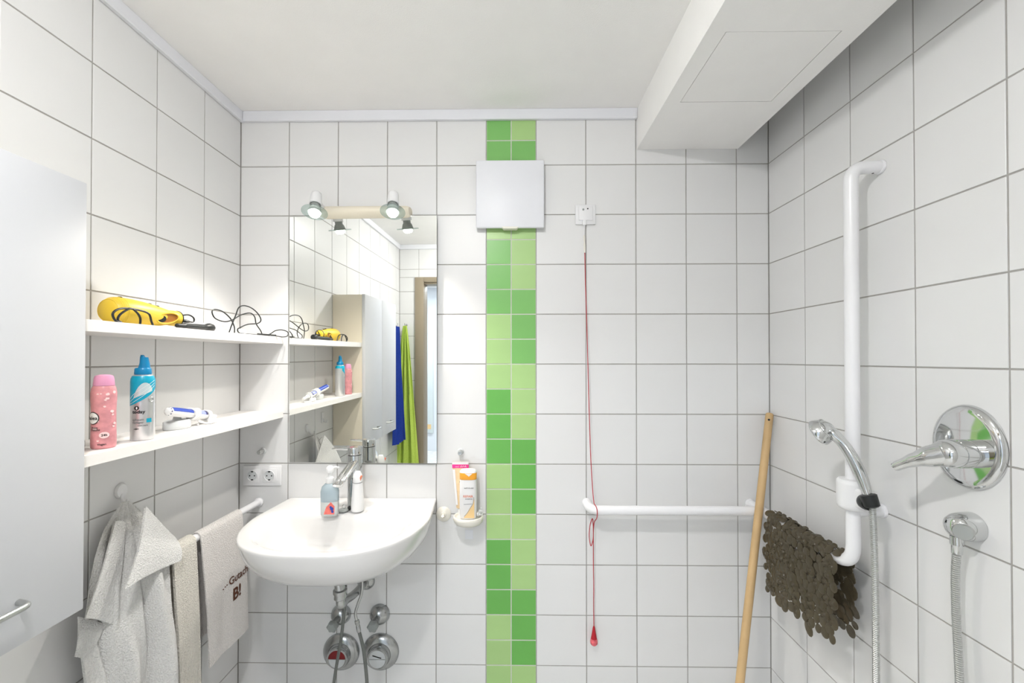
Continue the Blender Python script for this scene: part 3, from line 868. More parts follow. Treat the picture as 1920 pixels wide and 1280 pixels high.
def printed_towel():
    bm, G = over_bar(-0.338, -0.132, 0.435, 0.36, 0.055, 0.004, 22, 0.012, -0.012, 0.004, 4)
    t = thing('printed_towel', 'pale towel with brown lettering folded over the towel bar', 'towel', (-1.115, -0.23, 0.42))
    part('cloth', bm, M['terryprint'], t, sharp=70)
    def surf(y, z):
        # nearest point of the front face
        d = 0.845 - z; u = (y - 0.055 * d + 0.338) / (0.206); u = min(1, max(0, u))
        j = 26 + 1 + 8 + d / 0.435 * 34
        i = u * 22; i0 = min(21, int(i)); j0 = min(len(G[0]) - 2, int(j))
        a, b = i - i0, j - j0
        p = G[i0][j0] * (1 - a) * (1 - b) + G[i0 + 1][j0] * a * (1 - b) + G[i0][j0 + 1] * (1 - a) * b + G[i0 + 1][j0 + 1] * a * b
        return V((p.x + 0.0034, y, z))
    for s, size, yc, zc, bold, slope in (('Gutach', 0.036, -0.168, 0.638, 0.0006, 0.0), ('B!', 0.058, -0.182, 0.583, 0.0018, 0.0)):
        def fn(u, v, yc=yc, zc=zc): 
            return surf(yc + u, zc + v)
        part('lettering', text_bm(B(), s, size, fn, bold), M['brown'], t, False)
    bm = B()
    for yy, zz in ((-.245, .628), (-.236, .632), (-.228, .634)):
        lathe(bm, surf(yy, zz), (1, 0, 0), [(0.0022, -.001), (0.0022, .0004)], 8)
    part('lettering', bm, M['brown'], t, False)
printed_towel()

def cream_towel():
    bm, G = over_bar(-0.452, -0.362, 0.80, 0.5, 0.03, 0.007, 12, 0.010, -0.012, 0.004, 9, 0.0175)
    o = part('cream_towel', bm, M['terrycream'], None, True, (-1.115, -0.40, 0.05), sharp=70)
    tag(o, 'cream terry towel folded over the outer end of the towel bar', 'towel')
cream_towel()

def towel_hook():
    t = thing('towel_hook', 'oval white plastic hook holding the grey towel on the left wall', 'hook', (XL, -0.525, 1.05))
    bm = B(); lathe(bm, (XL + .0006, -.512, 1.05), (1, 0, 0), [(0.019, 0), (0.019, 0.003), (0.016, 0.007), (0.008, 0.0085), (0.001, 0.009)], 28, 0.95, 1.15, up=(0, 1, 0))
    part('plate', bm, M['plastic'], t)
    p = cr([(XL + .007, -.514, 1.042), (XL + .011, -.518, 1.030), (XL + .020, -.521, 1.020), (XL + .030, -.523, 1.022), (XL + .034, -.524, 1.032)], 5)
    part('hook_arm', tube(B(), p, 0.0036, 10), M['plastic'], t)
towel_hook()

def adhesive_hook():
    t = thing('adhesive_hook', 'small rectangular white hook on the left wall, seen in the mirror', 'hook', (XL, -0.678, 1.08))
    part('plate', box(B(), XL + .0006, XL + .005, -.692, -.664, 1.052, 1.112, 0.002), M['plastic'], t)
    p = cr([(XL + .004, -.678, 1.075), (XL + .012, -.678, 1.058), (XL + .024, -.678, 1.056), (XL + .028, -.678, 1.068)], 5)
    part('hook_arm', tube(B(), p, 0.0035, 10), M['plastic'], t)
adhesive_hook()

def grey_towel():
    t = thing('grey_towel', 'light grey terry towel hanging from the white hook in front', 'towel', (-1.15, -0.53, 0.12))
    rows = [  # z, left (x, y), right (x, y)
        (1.026, (-1.172, -.535), (-1.164, -.522)), (1.005, (-1.172, -.556), (-1.152, -.512)), (.970, (-1.170, -.590), (-1.135, -.497)),
        (.915, (-1.166, -.620), (-1.108, -.478)), (.850, (-1.160, -.646), (-1.088, -.476)), (.780, (-1.156, -.660), (-1.075, -.478)),
        (.710, (-1.152, -.671), (-1.067, -.478)), (.620, (-1.150, -.660), (-1.062, -.475)), (.480, (-1.150, -.655), (-1.062, -.478)), (.12, (-1.152, -.655), (-1.075, -.485))]
    def edge(z, k):
        for a, b in zip(rows, rows[1:]):
            if z >= b[0]:
                s = (a[0] - z) / (a[0] - b[0])
                return V((lerp(a[k][0], b[k][0], s), lerp(a[k][1], b[k][1], s), z))
        return V((*rows[-1][k], z))
    nv, nu = 70, 56; G = []
    for i in range(nu + 1):
        u = i / nu; col = []
        for j in range(nv + 1):
            z = 1.026 - (1.026 - .12) * (j / nv)
            a, b = edge(z, 1), edge(z, 2)
            f = min(1, (1.026 - z) / 0.22)
            p = a.lerp(b, u)
            uu = u + 0.04 * math.sin(z * 9)
            fold = 0.011 * math.sin(uu * 15.5 + 1.1) + 0.0065 * math.sin(uu * 27 + z * 5) + 0.004 * math.sin(uu * 9 - z * 14)
            fold -= 0.017 * math.exp(-((u - 0.42 - 0.1 * (z - .8)) / 0.045) ** 2)       # deep crease under the hook
            fold -= 0.012 * math.exp(-((u - 0.70) / 0.05) ** 2) * min(1, max(0, (0.86 - z) / 0.1))
            p.x += max(fold, -0.035) * f
            p.x = max(p.x, XL + 0.012)
            p.y += 0.008 * f * math.sin(uu * 13 + .4)
            col.append(p)
        G.append(col)
    part('cloth', sheet(B(), G, 0.006), M['terry'], t, sharp=80)
    def patch(top, bot, xt, xb, bulge, name, nu=20, nv=18, th=0.0055):
        G = []
        T = cr([V((xt, *p)) for p in top], 8); Bo = cr([V((xb, *p)) for p in bot], 8)
        for i in range(nu + 1):
            def at(C_, f):
                k = min(len(C_) - 2, int(f)); return C_[k].lerp(C_[k + 1], f - k)
            a = at(T, i / nu * (len(T) - 1)); b = at(Bo, i / nu * (len(Bo) - 1))
            col = []
            for j in range(nv + 1):
                v = j / nv; p = a.lerp(b, v)
                p.x += bulge * math.sin(math.pi * v) + 0.004 * math.sin(i / nu * 5.5) * v
                col.append(p)
            G.append(col)
        part(name, sheet(B(), G, th), M['terry'], t, sharp=80)
    # folded-over corner on the right, and the loose hem layers on the left
    patch([(-.528, 1.012), (-.500, .975), (-.462, .925), (-.428, .884)], [(-.634, .842), (-.594, .846), (-.533, .839), (-.452, .826)], -1.112, -1.070, 0.010, 'folded_corner')
    patch([(-.578, .990), (-.560, .985), (-.548, .975)], [(-.684, .800), (-.655, .780), (-.613, .741)], -1.150, -1.118, 0.006, 'loose_edge')
    patch([(-.678, .800), (-.650, .775), (-.612, .742)], [(-.688, .712), (-.675, .700), (-.655, .690)], -1.140, -1.138, 0.004, 'loose_hem', th=0.004)
grey_towel()

def far_towels():
    # seen only in the mirror
    rnd = random.Random(5)
    def hang(name, label, m, top, z1, wtop, wbot, axis, m2=None):
        t = thing(name, label, 'towel', (top[0], top[1], z1))
        G = []
        for i in range(31):
            u = i / 30 - .5; col = []
            for j in range(41):
                v = j / 40; z = lerp(top[2], z1, v); wd = lerp(wtop, wbot, v ** 0.8)
                off = 0.004 + (0.016 * math.sin(u * 22 + 1) + 0.010 * math.sin(u * 41 + v * 3)) * (0.35 + 0.65 * v) + 0.014 * v
                if axis == 'x': col.append(V((top[0] + u * wd, top[1] + off, z)))
                else: col.append(V((top[0] + off, top[1] + u * wd, z)))
            G.append(col)
        part('cloth', sheet(B(), G, 0.006), m, t, sharp=80)
        return t
    hang('lime_towel', 'lime green towel hanging near the door, seen in the mirror', M['limetowel'], (-1.135, YF + 0.045, 1.69), 0.30, 0.03, 0.27, 'x')
    hang('blue_towel', 'dark blue towel hanging behind the cabinet, seen in the mirror', M['bluetowel'], (XL + 0.05, -1.86, 1.672), 0.69, 0.08, 0.24, 'y')
    for nm, p, d, lab in (('coat_hook', (-1.135, YF, 1.70), V((0, 1, 0)), 'chrome wall hook holding the lime towel, seen in the mirror'), ('coat_hook', (XL, -1.86, 1.69), V((1, 0, 0)), 'chrome wall hook holding the blue towel, seen in the mirror')):
        t = thing(nm, lab, 'hook', p)
        bm = B(); lathe(bm, V(p) + d * .0006, d, [(0.012, 0), (0.012, 0.004), (0.005, 0.006)], 16); part('plate', bm, M['chrome'], t)
        q = V(p); part('hook_arm', tube(B(), cr([q + d * .005, q + d * .03 + V((0, 0, -.012)), q + d * .05 + V((0, 0, -.01)), q + d * .056 + V((0, 0, .012))], 5), 0.003, 8), M['chrome'], t)
far_towels()

def hall_things():
    t = thing('wall_panel', 'tall narrow pale panel on the corridor wall, seen in the mirror', 'panel', (-1.52, -4.5, 0.26))
    part('panel', box(B(), -1.66, -1.45, -4.498, -4.475, .27, 1.80, 0.003), M['hallpanel'], t)
    part('notice', box(B(), -1.54, -1.48, -4.4745, -4.473, .33, .40), M['peach'], t, False)
hall_things()

# ================================================================== WALL FITTINGS
def vent():
    t = thing('fan_cover', 'square white ventilation fan cover over the green tile strip', 'vent cover', (-.104, 0, 1.935))
    part('housing', box(B(), -.222, .014, -.020, -.0006, 1.950, 2.190, 0.004), M['plastic'], t)
    part('front_panel', box(B(), -.239, .0305, -.034, -.0205, 1.9375, 2.2055, 0.005, 3), M['trim'], t)
    bm = B(); loft(bm, [[V((-.137, y, 1.9415)), V((-.130, y, 1.9335)), V((-.078, y, 1.9335)), V((-.071, y, 1.9415))] for y in (-.0362, -.012)])
    part('latch', bm, M['offwhite'], t, False)
vent()

def pull_switch():
    t = thing('pull_cord_switch', 'white square emergency pull-cord switch with long red cord', 'switch', (.197, 0, 1.957))
    part('frame', box(B(), .157, .237, -.009, -.0006, 1.958, 2.037, 0.0025), M['plastic'], t)
    part('rocker', box(B(), .169, .226, -.0125, -.0092, 1.973, 2.030, 0.002), M['plastic'], t)
    for x, z, r in ((.1875, 2.0155, .0042), (.2050, 2.0185, .0028)):
        bm = B(); lathe(bm, (x, -.0126, z), (0, -1, 0), [(r, 0), (r, .0006)], 14); part('indicator', bm, M['dark'] if r < .004 else M['greyp'], t)
    part('outlet_nose', box(B(), .184, .198, -.020, -.010, 1.952, 1.972, 0.002), M['plastic'], t)
    part('white_cord', tube(B(), cr([(.191, -.016, 1.957), (.190, -.016, 1.93), (.190, -.016, 1.905)], 4), .0016, 8), M['plastic'], t)
    bm = B(); lathe(bm, (.190, -.016, 1.912), (0.04, 0, -1), [(.0025, 0), (.0035, .004), (.0035, .022), (.0025, .026), (.002, .03), (.0042, .034), (.0045, .062), (.003, .070)], 14)
    part('connector', bm, M['offwhite'], t)
    p = cr([(.1925, -.016, 1.845), (.1945, -.018, 1.72), (.1985, -.021, 1.574), (.203, -.028, 1.35), (.2085, -.040, 1.08), (.2135, -.056, .93), (.2165, -.070, .872), (.2185, -.083, .868), (.2205, -.103, .862), (.2215, -.108, .845), (.220, -.104, .825), (.217, -.075, .80),
            (.2195, -.045, .76), (.2195, -.034, .715), (.212, -.030, .69), (.2055, -.030, .725), (.2080, -.034, .77), (.2150, -.046, .802), (.2185, -.044, .775), (.2215, -.031, .70), (.2225, -.026, .61), (.224, -.024, .53), (.2235, -.024, .46), (.2243, -.024, .37)], 7)
    part('cord', tube(B(), p, .0016, 8), M['red'], t, label='thin red pull cord')
    bm = B(); lathe(bm, (.2243, -.024, .374), (0, 0, -1), [(.0025, 0), (.004, .004), (.0075, .026), (.0115, .048)], 18)
    part('grip_top', bm, M['red'], t)
    bm = B(); lathe(bm, (.2243, -.024, .326), (0, 0, -1), [(.0117, 0), (.0145, .010), (.0145, .018), (.010, .024), (.001, .025)], 18)
    part('grip', bm, M['redpale'], t)
pull_switch()

def socket():
    t = thing('double_socket', 'white double power socket on the back wall beside the mirror corner', 'power socket', (-1.10, 0, .912))
    part('frame', box(B(), -1.1765, -1.0235, -.009, -.0006, .9125, .9925, 0.0025), M['plastic'], t)
    for x in (-1.1375, -1.0685):
        part('insert', box(B(), x - .0275, x + .0275, -.0115, -.0092, .926, .981, 0.0012), M['plastic'], t)
        bm = B(); lathe(bm, (x, -.0118, .9532), (0, -1, 0), [(.0185, -.0002), (.0198, .0022), (.0212, .0022), (.0216, -.0002)], 30)
        part('rim', bm, M['plastic'], t)
        bm = B(); lathe(bm, (x, -.0117, .9532), (0, -1, 0), [(.0183, 0), (.0183, .0006)], 28)
        part('well', bm, M['lgrey'], t)
        for px in (-.0095, .0095):
            bm = B(); lathe(bm, (x + px, -.0124, .9532), (0, -1, 0), [(.0026, 0), (.0026, .0006)], 12); part('pin_hole', bm, M['dark'], t)
        for z in (.9532 + .016, .9532 - .016):
            part('earth_clip', box(B(), x - .004, x + .004, -.0132, -.0124, z - .0022, z + .0022), M['dark'], t, False)
socket()

def peg(x, label):
    t = thing('wall_peg', label, 'peg', (x, 0, 1.05), 'metal pegs beside the mirror')
    bm = B(); lathe(bm, (x, -.0006, 1.05), (0, -1, 0), [(.0125, 0), (.0125, .004), (.0105, .0065)], 20); part('base', bm, M['lgrey'], t)
    bm = B(); lathe(bm, (x, -.007, 1.05), (0, -1, 0), [(.0085, 0), (.0085, .024), (.0075, .0255), (.0055, .0255), (.005, .024)], 18); part('pin', bm, M['steel'], t)
peg(-1.0994, 'small metal peg above the double power socket')
peg(-.3018, 'small metal peg above the shampoo bottle')

def suction_hook():
    t = thing('suction_hook', 'round white suction hook between the washbasin and soap dish', 'hook', (-.37, 0, .80))
    bm = B(); lathe(bm, (-.37, -.0006, .8005), (0, -1, 0), [(.0295, 0), (.0295, .003), (.026, .006), (.012, .010), (.010, .013)], 32); part('disc', bm, M['offwhite'], t)
    p = cr([(-.37, -.012, .803), (-.37, -.024, .797), (-.369, -.034, .797), (-.368, -.040, .806)], 5)
    part('hook_arm', tube(B(), p, .0055, 12), M['offwhite'], t)
suction_hook()

o = part('sticker', box(B(), -.2845, -.2525, -.0016, -.0006, .7005, .7370, 0.0003, 1), M['trim'], origin=(-.268, 0, .70))
tag(o, 'small square pale sticker on the tile under the soap dish', 'sticker')

# ---------------- soap dish and what stands on it
def oval(cx, cy, a, b, z, n=36, back=None):
    out = []
    for i in range(n):
        q = 2 * math.pi * i / n
        y = cy + b * math.sin(q)
        if back is not None: y = min(y, back)
        out.append(V((cx + a * math.cos(q), y, z)))
    return out
DZT = 0.8075
def dish():
    t = thing('soap_dish', 'cream oval soap dish fixed to the wall right of the washbasin', 'soap dish', (-.2655, 0, .785))
    cx, cy = -.2655, -.056
    R = [oval(cx, cy, .035, .034, .783), oval(cx, cy, .048, .045, .786), oval(cx, cy, .056, .052, .795), oval(cx, cy, .0585, .0545, .806), oval(cx, cy, .0575, .0535, .8145), oval(cx, cy, .0545, .0505, .8165),
         oval(cx, cy, .0515, .0475, .8145), oval(cx, cy, .0500, .0455, .8085), oval(cx, cy, .046, .042, .8065), oval(cx, cy, .01, .01, .8065)]
    part('tray', loft(B(), R), M['offwhite'], t, sharp=70)
    part('wall_mount', box(B(), cx - .022, cx + .022, -.012, -.0006, .788, .812, 0.003), M['offwhite'], t)
dish()

def prism_bottle(bm, cx, cy, prof, rot, n=36, p=3.0):
    """super-ellipse section; prof: (half width, half depth, z)"""
    rings = []
    c, s = math.cos(rot), math.sin(rot)
    for a, b, z in prof:
        r = []
        for i in range(n):
            q = 2 * math.pi * i / n
            x = a * math.copysign(abs(math.cos(q)) ** (2 / p), math.cos(q)); y = b * math.copysign(abs(math.sin(q)) ** (2 / p), math.sin(q))
            r.append(V((cx + c * x - s * y, cy + s * x + c * y, z)))
        rings.append(r)
    return loft(bm, rings)

def shampoo():
    cx, cy, z0 = -.2655, -.058, .8072
    t = thing('shampoo_bottle', 'white shampoo bottle with orange cap standing in the soap dish', 'bottle', (cx, cy, z0))
    h = .150
    part('bottle_body', prism_bottle(B(), cx, cy, [(.029, .016, z0), (.0315, .018, z0 + .003), (.0325, .0185, z0 + .01), (.0335, .0185, z0 + .08), (.0325, .0185, z0 + h - .006), (.031, .0175, z0 + h)], 0), M['shampoo'], t, sharp=70)
    zc = z0 + h
    part('cap', prism_bottle(B(), cx, cy, [(.0315, .0178, zc + .0004), (.0328, .0185, zc + .002), (.0330, .0185, zc + .024), (.0325, .018, zc + .026)], 0), M['orange'], t, sharp=70)
    part('cap_top', prism_bottle(B(), cx, cy, [(.0326, .0182, zc + .0262), (.0318, .0178, zc + .032), (.026, .014, zc + .0375), (.012, .006, zc + .039)], 0), M['white'], t, sharp=70)
    f = lambda dx, z: V((cx + dx, cy - .0187 - .0004, z))
    bm = B(); loft(bm, [[f(-.012, zc + .0255), f(.018, zc + .0255), f(.004, zc + .014)], [f(-.012, zc + .0255) + V((0, .0002, 0)), f(.018, zc + .0255) + V((0, .0002, 0)), f(.004, zc + .014) + V((0, .0002, 0))]])
    part('cap_notch', bm, M['white'], t, False)
    bm = B(); P = [f(-.016, z0 + .006), f(.025, z0 + .006), f(.025, z0 + .080), f(.019, z0 + .058), f(.008, z0 + .044), f(-.004, z0 + .024)]
    loft(bm, [P, [q + V((0, .0002, 0)) for q in P]]); part('label_print', bm, M['peach'], t, False)
    part('label_print', tube(B(), cr([f(-.014, z0 + .012), f(.000, z0 + .028), f(.010, z0 + .045), f(.020, z0 + .062), f(.0235, z0 + .085)], 5), .0009, 6), M['inkgrey'], t)
    part('label_print', tube(B(), [f(-.015, z0 + .058), f(.016, z0 + .060)], .0009, 6), M['inkgrey'], t)
    for s, sz, z, m_, dx in (('REPAIR', .0120, z0 + .088, M['inkor'], .001), ('SHAMPOO', .0058, z0 + .078, M['inkgrey'], .004), ('sanft & mild', .0075, z0 + .120, M['inkgrey'], .004)):
        part('lettering', text_bm(B(), s, sz, lambda u, v, z=z, dx=dx: f(dx + u, z + v), .0002), m_, t, False)
shampoo()

def tube_of_cream():
    t = thing('cream_tube', 'peach cream tube with magenta band standing behind the shampoo bottle', 'tube', (-.296, -.022, .81))
    base = V((-.293, -.024, .8075)); top = V((-.3015, -.016, 1.0125))
    R = []
    for s, a, b in [(0, .016, .012), (.02, .017, .0125), (.12, .0175, .0125), (.13, .022, .0135), (.30, .025, .012), (.60, .029, .0085), (.88, .0325, .0035), (.93, .0330, .0012), (1.0, .0330, .0012)]:
        c = base.lerp(top, s)
        R.append([c + V((a * math.cos(q), b * math.sin(q), 0)) for q in [2 * math.pi * i / 28 for i in range(28)]])
    part('cap', loft(B(), R[:3]), M['white'], t)
    part('tube_body', loft(B(), R[3:]), M['tubepeach'], t, sharp=70)
    def fr(dx, s):
        a = interp([(.13, .0135), (.30, .012), (.60, .0085), (.88, .0035), (.93, .0012), (1, .0012)], s)
        c = base.lerp(top, s); return V((c.x + dx, c.y - a - .0007, c.z))
    for s0, s1, m_ in ((.952, 1.0, M['white']), (.885, .952, M['magenta'])):
        bm = B(); P = [fr(-.0325, s0), fr(.0325, s0), fr(.0328, s1), fr(-.0328, s1)]; loft(bm, [P, [q + V((0, .0004, 0)) for q in P]])
        part('band', bm, m_, t, False)
    part('lettering', text_bm(B(), '+20% GRATIS', .0085, lambda u, v: fr(u, .918 + v / .205) + V((0, -.0006, 0)), .0003), M['white'], t, False)
    bm = B(); P = [fr(-.0315, .86), fr(-.022, .86), fr(-.014, .2), fr(-.021, .2)]; loft(bm, [P, [q + V((0, .0003, 0)) for q in P]])
    part('stripe', bm, M['white'], t, False)
    for s in (.62, .34):
        bm = B(); P = [fr(-.006, s), fr(.012, s + .015), fr(.012, s + .045), fr(-.004, s + .03)]; loft(bm, [P, [q + V((0, .0003, 0)) for q in P]])
        part('mark', bm, M['ink'], t, False)
tube_of_cream()

def bead_clump():
    rnd = random.Random(2)
    t = thing('bead_chain', 'little white bead chain heaped in the soap dish', 'chain', (-.220, -.05, .8075))
    for i in range(14):
        c = V((-.222 + rnd.uniform(-.007, .009), -.056 + rnd.uniform(-.016, .02), .8165 + (i % 4) * .0062))
        bm = B(); bmesh.ops.create_icosphere(bm, subdivisions=1, radius=.0046, matrix=Matrix.Translation(c)); part('bead', bm, M['white'], t)
bead_clump()

# ---------------- on the washbasin deck
ZD = 0.8625
def deck():
    x, y = -.750, -.180
    z0 = .8623
    t = thing('soap_dispenser', 'clear pump soap bottle with blue tint and coral flower print on the washbasin', 'bottle', (x, y, z0))
    part('bottle_body', prism_bottle(B(), x, y, [(.028, .018, z0), (.0305, .020, z0 + .004), (.031, .0205, z0 + .05)], 0.1, p=2.6), M['soapclear'], t, sharp=70)
    part('bottle_top', prism_bottle(B(), x, y, [(.031, .0205, z0 + .0502), (.031, .0205, z0 + .085), (.027, .018, z0 + .102), (.017, .013, z0 + .112), (.012, .012, z0 + .114)], 0.1, p=2.6), M['soapblue'], t, sharp=70)
    bm = B(); lathe(bm, (x, y, z0 + .1142), (0, 0, 1), [(.0135, 0), (.0145, .003), (.0140, .018), (.010, .022), (.006, .024), (.006, .036)], 24); part('pump_collar', bm, M['white'], t)
    bm = B(); lathe(bm, (x, y, z0 + .1505), (0, 0, 1), [(.011, 0), (.0135, .004), (.0125, .018), (.007, .024), (.001, .025)], 24)
    tube(bm, cr([(x, y, z0 + .165), (x + .012, y + .018, z0 + .165), (x + .018, y + .03, z0 + .160)], 4), .004, 10)
    part('pump_head', bm, M['white'], t)
    f = lambda u, v: V((x + u, y - .0225 - .0005 + abs(u) * .16, z0 + v))
    rnd = random.Random(11)
    bm = B(); P = [f(-.013, .008), f(.024, .008), f(.025, .036), f(.012, .052), f(-.004, .034)]; loft(bm, [P, [q + V((0, .0004, 0)) for q in P]]); part('flower_print', bm, M['coral'], t, False)
    for u, v, r in ((.016, .028, .006), (.018, .018, .0045), (.012, .034, .004)):
        bm = B(); lathe(bm, f(u, v) - V((0, .0006, 0)), (0, -1, 0), [(r, 0), (r, .0003)], 12); part('flower_print', bm, M['blue'], t)
    x, y = -.666, -.137
    t = thing('lotion_bottle', 'slim white bottle standing before the faucet on the washbasin', 'bottle', (x, y, z0))
    bm = B(); lathe(bm, (x, y, z0), (0, 0, 1), [(.0215, 0), (.0228, .004), (.0225, .03), (.0180, .095), (.0172, .103)], 28); part('bottle_body', bm, M['white'], t)
    bm = B(); lathe(bm, (x, y, z0 + .1032), (0, 0, 1), [(.0170, 0), (.0170, .002)], 28); part('neck_ring', bm, M['inkgrey'], t)
    bm = B(); lathe(bm, (x, y, z0 + .1054), (0, 0, 1), [(.0172, 0), (.0172, .012), (.0145, .028), (.009, .038), (.001, .040)], 28); part('cap', bm, M['white'], t)
    mx = Matrix.Translation((x + .0145, y - .008, z0 + .122)) @ Matrix.Rotation(.35, 4, 'Y')
    part('nozzle', box(B(), -.003, .003, -.003, .003, -.009, .009, .001, mx=mx), M['inkor'], t)
    p = V((-.716, -.142, .8622))
    t = thing('sink_stopper', 'dark rubber stopper with chain lying on the washbasin', 'stopper', tuple(p))
    bm = B(); lathe(bm, p, (0, 0, 1), [(.017, 0), (.0185, .002), (.0175, .006), (.012, .008), (.004, .008)], 24); part('plug', bm, M['greyp'], t)
    ring = [p + V((.001, 0, .015)) + V((.006 * math.cos(a), 0, .007 * math.sin(a))) for a in [2 * math.pi * i / 18 for i in range(18)]]
    part('ring', tube(B(), ring, .0012, 8, closed=True), M['chrome'], t)
    q = p + V((.018, .008, .004))
    bm = B(); lathe(bm, q, (0, 0, 1), [(.005, -.004), (.0065, 0), (.0055, .008), (.002, .012)], 12); part('chain_weight', bm, M['black'], t)
    part('chain', tube(B(), cr([q + V((0, 0, .011)), q + V((-.004, .006, .05)), q + V((-.004, .012, .09))], 5), .0013, 6), M['greyp'], t)
deck()

# ---------------- lower shelf
def cyl_map(cx, cy, r, phi0):
    return lambda u, v, dr=0.0005: V((cx + (r + dr) * math.cos(phi0 + u / r), cy + (r + dr) * math.sin(phi0 + u / r), v))

def cyl_patch(bm, fm, outline, dr=0.0004):
    vs = [bm.verts.new(fm(u, v, dr)) for u, v in outline]
    bm.faces.new(vs)
    bmesh.ops.triangulate(bm, faces=bm.faces)
    for _ in range(2):
        bmesh.ops.subdivide_edges(bm, edges=[e for e in bm.edges if e.calc_length() > 0.006], cuts=1)
        bmesh.ops.triangulate(bm, faces=bm.faces)
    return bm

def grid_patch(bm, fm, top, bot, u0, u1, n=18, mrows=8, dr=.0004):
    """patch between two curves v=top(u), v=bot(u)"""
    G = [[bm.verts.new(fm(lerp(u0, u1, i / n), lerp(bot(lerp(u0, u1, i / n)), top(lerp(u0, u1, i / n)), j / mrows), dr)) for j in range(mrows + 1)] for i in range(n + 1)]
    for i in range(n):
        for j in range(mrows):
            bm.faces.new((G[i][j], G[i + 1][j], G[i + 1][j + 1], G[i][j + 1]))
    return bm

def shower_gel():
    cx, cy, z0, r = -1.060, -.700, ZLo + .0005, .0225
    t = thing('shower_gel', 'pink shower gel bottle with pale pink cap on the lower shelf', 'bottle', (cx, cy, z0))
    bm = B(); lathe(bm, (cx, cy, z0), (0, 0, 1), [(.0205, 0), (.0225, .003), (.0230, .012), (.0223, .05), (.0219, .085), (.0231, .112), (.0234, .128), (.0218, .140), (.0195, .1455)], 36)
    part('bottle_body', bm, M['pink'], t, sharp=60)
    bm = B(); lathe(bm, (cx, cy, z0 + .146), (0, 0, 1), [(.0188, 0), (.0194, .002), (.0178, .018), (.0160, .0235), (.009, .0262), (.001, .0266)], 36)
    part('cap', bm, M['pinkcap'], t, sharp=50)
    ph = math.atan2(-1.676 - cy, -.092 - cx)
    fm = cyl_map(cx, cy, .0233, ph)
    ell = lambda u0, v0, a, b: ([(u0 + a * math.cos(q), v0 + b * math.sin(q)) for q in [2 * math.pi * i / 24 for i in range(24)]])
    part('logo', cyl_patch(B(), fm, ell(-.021, z0 + .072, .0135, .0145), .0002), M['ink'], t, False)
    part('logo', cyl_patch(B(), fm, ell(-.021, z0 + .072, .0118, .0128), .0006), M['white'], t, False)
    part('lettering', text_bm(B(), 'Balea', .0115, lambda u, v: fm(-.0225 + u, z0 + .072 + v, .0011), .0002), M['ink'], t, False)
    part('label_print', cyl_patch(B(), fm, ell(.001, z0 + .032, .009, .0075), .0004), M['pinklight'], t, False)
    for s, sz, u0, v0 in (('24h', .007, .001, .032), ('Rose', .006, -.016, .050), ('Dusche', .006, -.015, .045), ('Vegan', .0062, -.003, .011)):
        part('lettering', text_bm(B(), s, sz, lambda u, v, u0=u0, v0=v0: fm(u0 + u, z0 + v0 + v, .0012), .00015), M['ink'], t, False)
    rnd = random.Random(8)
    for i in range(16):
        u0, v0 = rnd.uniform(-.021, .024), rnd.uniform(.018, .132); s = rnd.uniform(.002, .0045)
        part('petal_print', cyl_patch(B(), fm, [(u0 + s * rnd.uniform(.6, 1.3) * math.cos(q), z0 + v0 + s * rnd.uniform(.5, 1) * math.sin(q)) for q in [2 * math.pi * k / 9 for k in range(9)]], .0002), M['pinklight'], t, False)
shower_gel()

